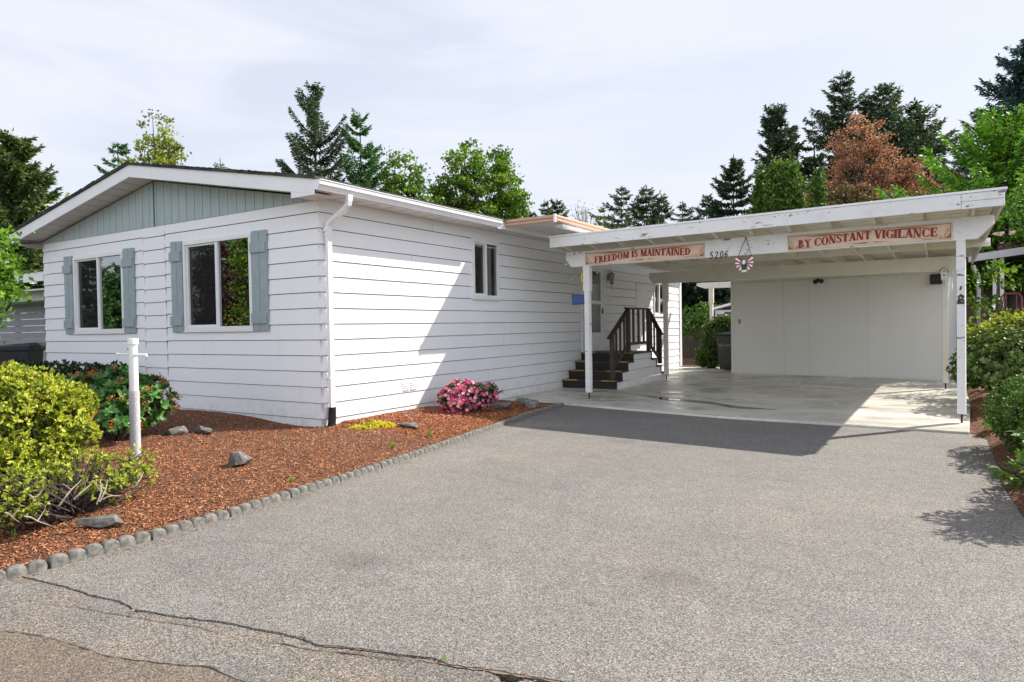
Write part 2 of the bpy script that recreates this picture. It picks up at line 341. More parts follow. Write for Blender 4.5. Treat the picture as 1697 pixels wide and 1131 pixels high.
def edge_x(y):
    for (y0, x0), (y1, x1) in zip(EDGE[:-1], EDGE[1:]):
        if y <= y0 and y >= y1: return x0+(x1-x0)*(y-y0)/(y1-y0)
    return EDGE[0][1] if y > 4 else EDGE[-1][1]
slab_front = [(1.15, 4.30), (1.44, 4.14), (2.4, 3.92), (4.37, 3.53), (6.0, 3.46), (7.30, 3.36)]
drive = [q_ for q_ in up_j if q_[0] > 2.57] + [(12, -2.2), (8.3, -1.9), (7.62, -1.35), (7.50, -.6), (7.44, .6), (7.46, 2.0), (7.45, 3.0), (7.33, 3.40)] + list(reversed([(x, y+.05) for x, y in slab_front]))[1:] + [(1.25, 4.2)] + [(x-.02, y) for y, x in EDGE[1:-2]]
tag(MB().prism([(x, y, -.10) for x, y in drive], (0, 0, .07)).build('driveway', M['asph']), kind='structure')
sheet('road', low_j + [(40, -2.5), (40, -14), (-40, -14), (-40, -5.4)], -.038, M['road'], .06)
sheet('road_edge_soil', [(-3, -5.2), (12, -3.8), (12, -3.0), (-3, -4.7)], -.062, M['soil'])
def seam(px, wd, name, mat, seed, z=-.0345):
    r_ = random.Random(seed); pts_ = [onz(x, y, -.038) for x, y in px]; c_ = jag([(p.x, p.y) for p in pts_], .03, .004); a, b = [], []
    for i, (x, y) in enumerate(c_):
        t = i/(len(c_)-1); w_ = wd*(.25+math.sin(math.pi*t)**.6)*r_.uniform(.3, 1.5); a.append((x, y+w_, z)); b.append((x, y-w_, z))
    n_ = len(a); tag(MB().add(a+b, [(i, i+1, n_+i+1, n_+i) for i in range(n_-1)]).build(name, mat), kind='structure')
M['sand'] = plain('drifted_orange_silt', (.22, .155, .095), .95, .45, 60, .4)
seam([(380, 1033), (440, 1046), (500, 1059), (528, 1071), (580, 1076), (650, 1085)], .004, 'road_silt', M['sand'], 9, -.0340)
seam([(690, 1094), (760, 1106), (860, 1121), (980, 1140)], .006, 'road_silt', M['sand'], 10, -.0340)
M['shoulder'] = asphalt('old_brown_shoulder', (.05, .10, .16, .30), (1.0, .72, .42), 190, patch=(.75, 1.1))
_sh = jag([(p.x, p.y) for p in [onz(x, y, -.036) for x, y in ((-60, 1040), (0, 1046), (80, 1058), (165, 1085), (190, 1090), (300, 1104), (345, 1106), (440, 1142))]], .03, .006)
sheet('road_shoulder', _sh + [(6.0, -5.6), (6.0, -8), (1, -8), (1, -5.2)], -.0355, M['shoulder'])
seam([(0, 1046), (40, 1050), (80, 1058), (130, 1072), (165, 1085), (190, 1090)], .004, 'road_crack', M['soil'], 1)
seam([(170, 1088), (230, 1096), (300, 1104), (345, 1106), (380, 1122), (430, 1140)], .004, 'road_crack', M['tar'], 2)
seam([(60, 1000), (130, 1008), (200, 1020), (260, 1030), (330, 1040), (400, 1062)], .002, 'road_crack', M['soil'], 3)
seam([(400, 1062), (470, 1068), (520, 1078), (600, 1086), (690, 1100)], .003, 'road_crack', M['soil'], 4)
slab = slab_front + [(7.40, 6.5), (7.42, 9.6), (7.2, 12.4), (2.3, 12.4), (2.25, 14.6), (.9, 14.9), (.06, 14.6), (.035, 3.35), (.5, 3.75)]
tag(MB().prism([(x, y, -.12) for x, y in slab], (0, 0, .12)).build('concrete_slab', M['conc'], bevel=.012), kind='structure')
for nm, mt, z_, px in (('damp_stain', 'damp', .003, ((1060, 655), (1085, 656.5), (1110, 659), (1145, 663), (1180, 666), (1195, 669), (1215, 672), (1240, 675), (1290, 679), (1240, 678), (1210, 675.5), (1186, 671), (1150, 667), (1115, 663.5), (1088, 660.5))),
                      ('water_puddle', 'water', .007, ((1088, 658.5), (1096, 659.2), (1103, 660.5), (1110, 661), (1128, 662.5), (1127, 664.3), (1108, 663), (1099, 662.2), (1090, 660.8)))):
    pd = [onz(x, y, z_) for x, y in px]
    tag(MB().add([tuple(p) for p in pd], [tuple(range(len(pd)))]).build(nm, M[mt]), kind='structure')

# ------------------------------------------------------------------ mulch beds
def h1(x, y):
    return math.sin(x*1.7+y*.9)*.5 + math.sin(x*3.1-y*2.3+1)*.3 + math.sin(x*.7+y*3.9+2)*.2
def bedz(x, y):
    e = edge_x(y) - x; z = .012 + .058*min(1, max(0, e)/1.2) - .02*max(0, 1-max(0, e-.03)/.08) + .018*h1(x*1.3, y*1.3)
    if x < -1.0: z += .05*min(1, (-1.0-x)/1.2)*math.exp(-(y/1.6)**2)
    if -1.6 < x < .6 and y < .3: z -= .04*math.exp(-((x+.2)**2/.5 + y*y/.3))
    if y > 2.2: z -= .02
    return z
def grid(m, xs, ys, f):
    n0 = len(m.v)
    nx, ny = len(xs), len(ys[0]) if hasattr(ys[0], '__len__') else len(ys)
    return None
bed = MB(); ny = 150
def strip_grid(mb, y0, y1, xl, xr, ny, nx, zf):
    vs = []
    for j in range(ny+1):
        y = y0+(y1-y0)*j/ny
        for i in range(nx+1):
            x = xl(y)+(xr(y)-xl(y))*i/nx; vs.append((x, y, zf(x, y)))
    fs = [(j*(nx+1)+i, j*(nx+1)+i+1, (j+1)*(nx+1)+i+1, (j+1)*(nx+1)+i) for j in range(ny) for i in range(nx)]
    mb.add(vs, fs)
strip_grid(bed, -5.2, .0, lambda y: -14, lambda y: edge_x(y)-.02, 80, 260, bedz)
strip_grid(bed, .0, 4.02, lambda y: -.01, lambda y: edge_x(y)-.02, 60, 40, lambda x, y: bedz(x, y) if y < 3.2 else bedz(x, y)*max(.1, 1-(y-3.2)*.8))
tag(bed.build('mulch_bed', M['mulch'], smooth=True), kind='structure')
rng = np.random.default_rng(5)
def rbz(x, y): return .03 + .03*h1(x, y)*.5 + .05*min(1, max(0, x-7.5))
bed2 = MB(); RE = [(13.6, 7.18), (12.4, 7.20), (9.6, 7.42), (6.5, 7.40), (3.40, 7.31), (3.30, 7.36), (3.0, 7.45), (2.0, 7.46), (.6, 7.44), (-.6, 7.50), (-1.35, 7.62), (-1.9, 8.3), (-2.3, 12.2)]
def redge(y):
    for (ya, xa), (yb, xb) in zip(RE[:-1], RE[1:]):
        if yb <= y <= ya: return xa+(xb-xa)*(y-ya)/(yb-ya)
    return RE[-1][1]
def rbz(x, y): d = x-redge(y); return -.05 + .075*min(1, max(0, d+.02)/.12) + .022*h1(x, y)*min(1, max(0, d)/.3) + .05*min(1, max(0, d-.1)/.8)
strip_grid(bed2, -2.2, 13.5, lambda y: redge(y)-.03, lambda y: 16, 120, 110, rbz)
tag(bed2.build('mulch_bed_beside_driveway', M['mulch'], smooth=True), kind='structure')
bed3 = MB(); strip_grid(bed3, 14.7, 22, lambda y: -9, lambda y: 9, 30, 40, lambda x, y: .01+.02*h1(x, y)); tag(bed3.build('mulch_bed_behind_house', M['mulch'], smooth=True), kind='structure')

def scatter_chips(name, pts, mat, l=(.009, .034), w=(.003, .0085), tilt=.5, lift=.004):
    n_ = len(pts); P = np.array(pts); az = rng.uniform(0, 2*np.pi, n_); ti = rng.normal(0, tilt*.6, n_); ro = rng.normal(0, tilt, n_)
    L = rng.uniform(*l, n_)*rng.uniform(.6, 1.3, n_); W_ = rng.uniform(*w, n_)
    A = np.stack([np.cos(az)*np.cos(ti), np.sin(az)*np.cos(ti), np.sin(ti)], 1)
    B = np.stack([-np.sin(az)*np.cos(ro), np.cos(az)*np.cos(ro), np.sin(ro)], 1)
    P[:, 2] += lift + np.abs(np.sin(ti))*L*.5
    a = A*L[:, None]*.5; b = B*W_[:, None]*.5
    V = np.stack([P-a-b, P+a*.9-b*.8, P+a+b*.9, P-a*.8+b], 1).reshape(-1, 3)
    o = npmesh(name, V, 4, mat, tone=rng.beta(1.6, 1.8, n_)); return tag(o, kind='stuff')
M['chip'] = leafmat('bark_chips', (.06, .020, .009), (.36, .115, .036), (.72, .36, .17), .0, .8)
pts = []
for _ in range(700000):
    if len(pts) > 150000: break
    y = rnd.uniform(-5.0, 3.7); x = rnd.uniform(-7.5 if y < 0 else .02, edge_x(y)-.03)
    d = math.hypot(x-7.03, y+6.4)
    if rnd.random() > min(1, (6.0/d)**1.6): continue
    pts.append((x, y, bedz(x, y)*(1 if y < 3.2 else max(.1, 1-(y-3.2)*.8))))
tag(scatter_chips('bark_mulch', pts, M['chip']), 'orange brown bark chips covering the bed below the house', 'mulch')
pts = []
for _ in range(16000):
    y = rnd.uniform(-1.3, 11); x = redge(y) + abs(rnd.gauss(0, 1.0)) - .01; pts.append((x, y, rbz(x, y)))
tag(scatter_chips('bark_mulch', pts, M['chip']), 'orange brown bark chips right of the carport post', 'mulch')
pts = []
for _ in range(1500):                            # stray debris on the asphalt edges
    t = rnd.random()
    if t < .5: y = rnd.uniform(-4.7, 3.8); x = edge_x(y)+.06+abs(rnd.gauss(0, .035))
    elif t < .8: y = rnd.uniform(-1.4, 3.1); x = 7.42-abs(rnd.gauss(0, .09))
    else:
        k = rnd.randrange(len(low_j)); x, y = low_j[k]; x += rnd.gauss(0, .02); y += rnd.gauss(-.02, .03)
    pts.append((x, y, -.028))
for _ in range(220): pts.append((rnd.uniform(2.6, 7.3), rnd.uniform(-4.2, 3.3), -.028))
tag(scatter_chips('bark_litter', pts, M['chip'], (.006, .022), (.003, .008), .2), 'scattered bark crumbs along the edges of the driveway', 'litter')

# ------------------------------------------------------------------ scalloped edging blocks
def block_mesh():
    m = MB(); L = .60; nsc = 6; T = .055; H = .068; base = .030
    prof = []
    for k in range(nsc):
        for j in range(9):
            a = math.pi*j/8
            if j == 8 and k < nsc-1: continue
            x = (k+.5)*L/nsc - math.cos(a)*L/nsc/2; prof.append((x, base + math.sin(a)**.75*(H-base)))
    # front face bulges with each lobe
    n0 = len(prof); top = []
    vs = []; 
    for x, z in prof:
        ph = abs(math.sin(math.pi*x/(L/nsc))); d = T/2 + .004*ph
        vs += [(x, -d, -.10), (x, -d, z-.012), (x, -d*.62, z), (x, d*.62, z), (x, d, z-.012), (x, d, -.10)]
    fs = [(i*6+j, i*6+j+1, (i+1)*6+j+1, (i+1)*6+j) for i in range(n0-1) for j in range(5)]
    fs += [(0, 1, 2, 3, 4, 5), tuple((n0-1)*6+j for j in (5, 4, 3, 2, 1, 0))]
    m.add(vs, fs); return m
proto = None; y = 4.0; k = 0
places = ['under the carport shadow beside the slab', 'second from the slab', 'third from the slab, behind the azalea', 'fourth from the slab', 'fifth from the slab', 'sixth from the slab', 'seventh from the slab', 'eighth from the slab', 'ninth from the slab', 'tenth from the slab', 'eleventh from the slab', 'twelfth from the slab', 'thirteenth from the slab', 'fourteenth from the slab', 'last one by the cracked road', 'beyond the last one']
s_pos = [(edge_x(4.0), 4.0)]
while s_pos[-1][1] > -4.6:
    x0, y0 = s_pos[-1]; y1 = y0-.6
    for _ in range(5):
        x1 = edge_x(y1); L = math.hypot(x1-x0, y1-y0); y1 = y0 - (y0-y1)*.612/L
    s_pos.append((edge_x(y1), y1))
for k, ((x0, y0), (x1, y1)) in enumerate(zip(s_pos[:-1], s_pos[1:])):
    if proto is None:
        proto = block_mesh().build('edging_block', M['paver'], bevel=.004); o = proto
        o.data.shade_smooth()
    else:
        o = proto.copy(); C.objects.link(o)
    o.location = (x0, y0, -.03 + rnd.uniform(-.008, .006)); o.rotation_euler = (rnd.uniform(-.04, .04), rnd.uniform(-.012, .012), math.atan2(y1-y0, x1-x0))
    tag(o, 'grey scalloped concrete edging block, ' + places[min(k, 15)], 'edging block', 'scalloped edging blocks along the driveway')

# ------------------------------------------------------------------ the house
house = empty('mobile_home', (0, 0, 0), 0, 'white single storey home with lap siding and grey green gable', 'house')
HW, HL = 7.57, 14.85
E_, ZB = .2133, .146
def siding(mb, O, U, Nn, u0, u1, z0, z1, ops=(), lip=.018, dz=0.0, off=0.0, joints=False, ends=True):
    O, U, Nn = Vector(O), Vector(U), Vector(Nn)
    P = lambda u, z, n_: O + U*u + Nn*(n_+off) + Vector((0, 0, z))
    us = sorted({u0, u1} | {o[0] for o in ops if u0 < o[0] < u1} | {o[1] for o in ops if u0 < o[1] < u1})
    for a, b in zip(us[:-1], us[1:]):
        mid = (a+b)/2; bl = [(o[2], o[3]) for o in ops if o[0] < mid < o[1]]
        for k in range(-2, 30):
            za = ZB + dz + k*E_; lo, hi = max(za, z0), min(za+E_, z1)
            if hi <= lo: continue
            segs = [(lo, hi)]
            for c0, c1 in bl:
                ns = []
                for s0, s1 in segs:
                    if c1 <= s0 or c0 >= s1: ns.append((s0, s1)); continue
                    if s0 < c0: ns.append((s0, c0))
                    if c1 < s1: ns.append((c1, s1))
                segs = ns
            nn = lambda z: lip - (z-za)/E_*(lip-.003)
            for s0, s1 in segs:
                if abs(s1-za-E_) < 1e-6 and s1-s0 > .03: s1 -= .009
                js = [a] + ([u for i in range(6) for u in [1.35+3.66*i+(k*5 % 7)*.52] if a+.05 < u < b-.05] if joints else []) + [b]
                for ja, jb in zip(js[:-1], js[1:]):
                    ja2, jb2 = ja+(.0015 if ja > a else 0), jb-(.0015 if jb < b else 0)
                    mb.quad(P(ja2, s0, nn(s0)), P(jb2, s0, nn(s0)), P(jb2, s1, nn(s1)), P(ja2, s1, nn(s1)))
                if abs(s0-za) < 1e-6: mb.quad(P(a, s0, .001), P(b, s0, .001), P(b, s0, nn(s0)), P(a, s0, nn(s0)))
        if not ends: continue
        mb.quad(P(us[0], z0, 0), P(us[0], z0, lip), P(us[0], z1, lip*.6), P(us[0], z1, 0))
        mb.quad(P(us[-1], z0, 0), P(us[-1], z0, lip), P(us[-1], z1, lip*.6), P(us[-1], z1, 0))
FO, FU, FN = (-HW, 0, 0), (1, 0, 0), (0, -1, 0)
RO, RU, RN = (0, 0, 0), (0, 1, 0), (1, 0, 0)
# window openings (wall coordinates u, z)
W1 = (-6.40+HW, -4.75+HW, 1.37, 2.73); W2 = (-3.01+HW, -1.37+HW, 1.37, 2.74)
R1 = (3.49, 4.33, 1.87, 2.90); R2 = (12.44, 13.36, 1.60, 2.56); DR = (7.86, 8.95, .70, 2.75)
fm = MB(); siding(fm, FO, FU, FN, 0, HW-4.14, .0, 3.07, [W1]); siding(fm, FO, FU, FN, HW-3.53, HW-.002, .0, 3.07, [W2]); siding(fm, FO, FU, FN, HW-4.14, HW-3.53, .0, 3.07, [], .018, -.014, .003)
fm.build('front_wall', M['siding'], house)
rm = MB(); siding(rm, RO, RU, RN, .002, HL, -.05, 3.12, [R1, R2, DR], joints=True); rm.build('side_wall', M['siding'], house)
bk = MB(); bk.box(-HW, -.02, HL-.02, HL, 0, 3.1); bk.box(-HW, -HW+.02, .03, HL-.03, 0, 3.1); bk.build('rear_wall', M['siding'], house)
cb = MB(); cb.box(.004, .036, HL-.16, HL+.02, -.02, 3.08); cb.box(-.1, .004, HL, HL+.02, -.02, 3.08)
cb.build('corner_board', M['trim'], house, bevel=.003)
for k in range(-1, 14):                          # folded corner caps, one per course
    z = ZB+k*E_; z1 = z+E_-.004; l0, l1 = .0205, .0070; cc = MB()
    cc.hexa([(-.014, -l0, z), (l0, -l0, z), (l0, .014, z), (-.014, .014, z), (-.014, -l1, z1), (l1, -l1, z1), (l1, .014, z1), (-.014, .014, z1)])
    cc.build('corner_cap', M['siding'], house)
vt = MB()
for i in range(2):
    for j in range(4):
        y0 = 1.60+i*.17; z = .395+j*.035; vt.beam((.024, y0, z), (.024, y0+.14, z), .016, .012)
vt.box(.012, .018, 1.57, 1.94, .37, .53); vt.build('crawlspace_vent', M['siding'], house)
# gable panel of grooved plywood
SL = (3.76-3.075)/3.785; pk = -HW/2
def gz(x): return 3.075 + SL*(HW/2-abs(x-pk))
g = MB(); bx = [-HW+.0]; 
while bx[-1] < 0: bx.append(bx[-1]+.203)
bx[-1] = 0
xs = sorted(set([round(b, 4) for b in bx] + [pk]))
for a, b in zip(xs[:-1], xs[1:]):
    gp = .006; n0 = -.022
    a2, b2 = a+gp, b-gp
    g.quad((a2, n0, 3.07), (b2, n0, 3.07), (b2, n0, gz(b2)+.03), (a2, n0, gz(a2)+.03))
    g.quad((b2, n0, 3.07), (b2, n0+.010, 3.07), (b2, n0+.010, gz(b2)+.03), (b2, n0, gz(b2)+.03))
    g.quad((a2, n0, 3.07), (a2, n0+.010, 3.07), (a2, n0+.010, gz(a2)+.03), (a2, n0, gz(a2)+.03))
g.add([(-HW, -.012, 3.07), (0, -.012, 3.07), (0, -.012, 3.1), (pk, -.012, 3.80), (-HW, -.012, 3.1)], [(0, 1, 2, 3, 4)])
g.quad((-HW, -.022, 3.07), (0, -.022, 3.07), (0, .0, 3.065), (-HW, .0, 3.065))
g.build('gable_panel', M['green'], house)
MB().box(pk-.012, pk+.012, -.029, -.0225, 3.06, 3.80).build('gable_batten', M['groove'], house)
# roof
OV, OE = .42, .40
xe = OE; xw = -HW-OE
def rz(x): return 3.985 - .18*abs(x-pk)          # underside of shingles
rf = MB(); Y0, Y1 = -OV-.03, HL+.4
for s0, s1 in ((pk, xe+.04), (xw-.04, pk)):
    rf.hexa([(s0, Y0, rz(s0)), (s1, Y0, rz(s1)), (s1, Y1, rz(s1)), (s0, Y1, rz(s0)), (s0, Y0, rz(s0)+.035), (s1, Y0, rz(s1)+.035), (s1, Y1, rz(s1)+.035), (s0, Y1, rz(s0)+.035)])
rnd2 = random.Random(8)
for sgn in (1, -1):                              # ragged shingle butts along the rake
    x = 0
    while x < HW/2+OE-.1:
        X0, X1 = pk+sgn*x, pk+sgn*(x+.14); t = rnd2.uniform(.004, .016); yy = Y0-rnd2.uniform(.0, .012)
        rf.hexa([(X0, yy, rz(X0)+.034), (X1, yy, rz(X1)+.034), (X1, Y0+.3, rz(X1)+.034), (X0, Y0+.3, rz(X0)+.034), (X0, yy, rz(X0)+.036+t), (X1, yy, rz(X1)+.037), (X1, Y0+.3, rz(X1)+.037), (X0, Y0+.3, rz(X0)+.036+t)]); x += .14
roof = rf.build('roof', M['roof'], house)
fs = MB()
def rake(x0, x1, y, t=.03, h=.19):
    z0, z1 = rz(x0)-.002, rz(x1)-.002
    fs.hexa([(x0, y, z0-h), (x1, y, z1-h), (x1, y+t, z1-h), (x0, y+t, z0-h), (x0, y, z0), (x1, y, z1), (x1, y+t, z1), (x0, y+t, z0)])
rake(pk, pk+.62, -OV); rake(pk+.624, xe, -OV); rake(xw, pk-.002, -OV)
fs.box(-.04, xe, -OV+.002, -OV+.028, 3.035, 3.15); 
fs.build('rake_fascia', M['trim'], house, bevel=.003)
for fx in (xe-.02, xw): fa = MB(); fa.box(fx, fx+.02, -OV+.03, HL+.4, 3.085, rz(xe)-.002); fa.build('eave_fascia', M['trim'], house)
so = MB()                                        # rake soffit in ribbed panels, following the slope
for sgn in (1, -1):
    x = 0.0
    while x < HW/2+OE-.42:
        a, b = pk+sgn*x, pk+sgn*(x+.295); c = pk+sgn*(x+.305)
        za, zb, zc = rz(a)-.175, rz(b)-.175, rz(c)-.175
        so.quad((a, -OV+.03, za), (b, -OV+.03, zb), (b, -.004, zb), (a, -.004, za))
        so.quad((b, -OV+.03, zb), (c, -OV+.03, zc+.035), (c, -.004, zc+.035), (b, -.004, zb))
        x += .305
for (xa, xb) in ((.0, xe-.02), (-HW-OE+.02, -HW)):   # flat eave soffit
    y = -OV+.03
    while y < HL+.3:
        so.quad((xa, y, 3.10), (xb, y, 3.10), (xb, y+.29, 3.10), (xa, y+.29, 3.10)); so.quad((xa, y+.29, 3.10), (xb, y+.29, 3.10), (xb, y+.305, 3.115), (xa, y+.305, 3.115)); y += .305
so.quad((-.04, -OV+.03, 3.06), (xe-.02, -OV+.03, 3.06), (xe-.02, -.02, 3.06), (-.04, -.02, 3.06))
so.quad((-.04, -OV+.03, 3.06), (-.04, -.02, 3.06), (-.04, -.02, 3.30), (-.04, -OV+.03, 3.30))
so.quad((-HW-OE+.02, -OV+.03, 3.04), (-HW+.1, -OV+.03, 3.04), (-HW+.1, -.02, 3.04), (-HW-OE+.02, -.02, 3.04))
so.quad((-HW-OE+.02, -OV+.03, 3.04), (-HW-OE+.02, -OV+.03, 3.2), (-HW-OE+.02, .4, 3.2), (-HW-OE+.02, .4, 3.04))
so.build('soffit', M['soffit'], house)
# gutter with K profile
gp = [(0, 3.205), (0, 3.095), (.062, 3.088), (.068, 3.10), (.085, 3.135), (.104, 3.155), (.108, 3.20), (.118, 3.206), (.118, 3.214), (.100, 3.214), (.098, 3.165), (.058, 3.105), (.010, 3.11), (.006, 3.205)]
gm = MB(); gm.prism([(xe+a, -OV-.005, z) for a, z in gp], (0, 3.75+OV, 0))
gm.prism([(xe+a, -OV-.012, z) for a, z in gp[:9]], (0, .007, 0)); gm.prism([(xe+a, 3.74, z) for a, z in gp[:9]], (0, .007, 0))
gut = gm.build('gutter', M['gutter'], house, bevel=.001)
def rect_tube(m, pts, wx, wy):
    for a, b in zip(pts[:-1], pts[1:]): m.beam(a, b, wx, wy, (0, 1, 0))
ds = MB(); pth = [(.468, .10, 3.10), (.468, .10, 3.03), (.45, .10, 2.975), (.40, .10, 2.93), (.14, .10, 2.80), (.085, .10, 2.755), (.068, .10, 2.69)]
vs = []
for i, p in enumerate(pth):
    p = Vector(p); d = (Vector(pth[min(i+1, len(pth)-1)])-Vector(pth[max(0, i-1)])).normalized(); sx = Vector((0, 1, 0)); nx = sx.cross(d)
    vs += [p-sx*.038-nx*.028, p+sx*.038-nx*.028, p+sx*.038+nx*.028, p-sx*.038+nx*.028]
ds.add(vs, [(i*4+k, i*4+(k+1) % 4, (i+1)*4+(k+1) % 4, (i+1)*4+k) for i in range(len(pth)-1) for k in range(4)])
ds.box(.040, .096, .062, .138, .24, 2.70); ds.box(.034, .102, .056, .144, 2.60, 2.635); ds.box(.022, .098, .05, .15, .68, .70)
ds.box(.022, .098, .05, .15, 2.655, 2.70)
dso = ds.build('downspout', M['gutter'], house, bevel=.004)
hz = MB(); pts_, rr = [], []
for i in range(60):
    t = i/59; pts_.append((.075+.07*t*t, .10-.10*t*t, .30-.30*t)); rr.append(.050+.006*(1 if i % 3 == 0 else -.3))
hz.tube(pts_, rr, 14); hz.build('drain_hose', M['black'], dso)
# left hand far gutter elbow
lg = MB(); lg.tube([(-HW-.30, .25, 3.05), (-HW-.28, .25, 2.98), (-HW-.16, .2, 2.88), (-HW-.06, .18, 2.80), (-HW-.05, .18, .2)], .035, 10); lg.tube([(-HW-OE-.05, -.1, 3.08), (-HW-OE-.05, 8, 3.08)], .05, 8)
lg.build('downspout', M['gutter'], house, smooth=True)

def wallpt(O, U, Nn):
    O, U, Nn = Vector(O), Vector(U), Vector(Nn)
    return lambda u, z, n_: O + U*u + Nn*n_ + Vector((0, 0, z))
def wbox(m, P, u0, u1, z0, z1, n0, n1):
    m.hexa([P(u0, z0, n0), P(u1, z0, n0), P(u1, z0, n1), P(u0, z0, n1), P(u0, z1, n0), P(u1, z1, n0), P(u1, z1, n1), P(u0, z1, n1)])
def window(P, w_, parent, glassL, glassR, split=.5, curtain=None, label=None, t=.05):
    u0, u1, z0, z1 = w_; m = MB()
    for a, b, c, d in ((u0-.005, u1+.005, z1-t, z1+.012), (u0-.005, u1+.005, z0-.012, z0+t), (u0-.005, u0+t, z0+t+.001, z1-t-.001), (u1-t, u1+.005, z0+t+.001, z1-t-.001)): wbox(m, P, a, b, c, d, -.05, .042)
    wbox(m, P, u0-.02, u1+.02, z0-.035, z0-.013, 0, .05)
    fr = m.build('window', M['vinyl'], parent, bevel=.004, label=label)
    us = u0+(u1-u0)*split; s = MB(); wbox(s, P, us-.028, us+.028, z0+t, z1-t, -.03, .03)
    for a, b in ((u0+t, us-.028),):
        wbox(s, P, a, a+.03, z0+t, z1-t, -.04, .012); wbox(s, P, a+.031, b, z0+t, z0+t+.03, -.04, .012); wbox(s, P, a+.031, b, z1-t-.03, z1-t, -.04, .012)
    s.build('sash', M['vinyl'], fr, bevel=.003)
    for a, b, gm_, n_ in ((u0+t, us-.028, glassL, -.02), (us+.028, u1-t, glassR, .0)):
        q = MB(); q.quad(P(a, z0+t, n_), P(b, z0+t, n_), P(b, z1-t, n_), P(a, z1-t, n_)); q.build('pane', gm_, fr)
    r_ = MB(); D_ = -1.2
    for qd in (((u0, z0, -.051), (u1, z0, -.051), (u1, z0, D_), (u0, z0, D_)), ((u0, z1, -.051), (u1, z1, -.051), (u1, z1, D_), (u0, z1, D_)), ((u0, z0, -.051), (u0, z1, -.051), (u0, z1, D_), (u0, z0, D_)), ((u1, z0, -.051), (u1, z1, -.051), (u1, z1, D_), (u1, z0, D_)), ((u0, z0, D_), (u1, z0, D_), (u1, z1, D_), (u0, z1, D_))):
        r_.quad(*[P(*v) for v in qd])
    r_.build('room_lining', M['dark'], fr)
    if curtain:
        for ca, cb_, cm in curtain:
            c_ = MB(); k = 24; vs = []
            for i in range(k+1):
                u = ca+(cb_-ca)*i/k; nn = -.11+.015*math.sin(i*2.1)
                vs += [P(u, z0+.02, nn), P(u, z1-.02, nn)]
            c_.add(vs, [(2*i, 2*i+2, 2*i+3, 2*i+1) for i in range(k)]); c_.build('curtain', cm, fr)
    return fr
PF, PR = wallpt(FO, FU, FN), wallpt(RO, RU, RN)
window(PF, W1, house, M['screen'], M['glass'], .5)
window(PF, W2, house, M['screen'], M['glass'], .5)
window(PR, R1, house, M['glass2'], M['glass2'], .5, [(R1[0]+.60, R1[1]-.06, M['curtain'])])
window(PR, R2, house, M['glass2'], M['glass2'], .5, [(R2[0]+.05, R2[0]+.22, M['curtain']), (R2[0]+.4, R2[0]+.55, M['curtain'])])
def shutter(u0, u1):
    m = MB(); mid = (u0+u1)/2; z0, z1 = 1.34, 2.77
    wbox(m, PF, u0, mid-.004, z0, z1, .021, .045); wbox(m, PF, mid+.004, u1, z0, z1-.003, .021, .045)
    wbox(m, PF, mid-.004, mid+.004, z0, z1, .018, .026)
    s = m.build('shutter', M['shutter'], house, bevel=.003)
    for c in (1.52, 2.53): b = MB(); wbox(b, PF, u0-.018, u1-.012, c-.075, c+.075, .046, .068); b.build('batten', M['shutter'], s, bevel=.003)
for a, b in ((-6.72, -6.43), (-4.72, -4.40), (-3.33, -3.04), (-1.34, -1.02)): shutter(a+HW, b+HW)
# door
dm = MB(); u0, u1, z0, z1 = DR
wbox(dm, PR, u0-.08, u0, z0, z1+.08, .0, .035); wbox(dm, PR, u1, u1+.08, z0, z1+.08, .0, .035); wbox(dm, PR, u0, u1, z1, z1+.08, .0, .035)
wbox(dm, PR, u0, u0+.10, z0+.03, z1, -.03, .025); wbox(dm, PR, u1-.11, u1, z0+.03, z1, -.03, .025); wbox(dm, PR, u0+.1, u1-.11, z1-.12, z1, -.03, .025)
wbox(dm, PR, u0+.1, u1-.11, 1.85, 1.93, -.03, .025); wbox(dm, PR, u0+.1, u1-.11, z0+.03, 1.17, -.03, .02)
wbox(dm, PR, u0, u1, z0, z0+.028, -.05, .06)
door = dm.build('door', M['trim'], house, bevel=.004)
q = MB(); q.quad(PR(u0+.1, 1.93, 0), PR(u1-.11, 1.93, 0), PR(u1-.11, z1-.12, 0), PR(u0+.1, z1-.12, 0)); q.build('pane', M['glass2'], door)
q = MB(); q.quad(PR(u0+.1, 1.17, 0), PR(u1-.11, 1.17, 0), PR(u1-.11, 1.85, 0), PR(u0+.1, 1.85, 0)); q.build('pane', M['glass2'], door)
q = MB(); wbox(q, PR, u0+.1, u1-.11, 1.1, z1-.1, -.10, -.09); q.build('curtain', M['curtb'], door)
q = MB(); 
for k in range(3): wbox(q, PR, u1-.5+k*.13, u1-.49+k*.13, 1.93, z1-.12, -.03, -.02)
q.build('lead_bar', M['almond'], door)
q = MB(); wbox(q, PR, u1-.075, u1-.045, 1.62, 1.76, .026, .045); q.tube([PR(u1-.06, 1.66, .03), PR(u1-.06, 1.66, .07), PR(u1-.14, 1.66, .075)], .009, 8); q.build('handle', M['iron'], door)
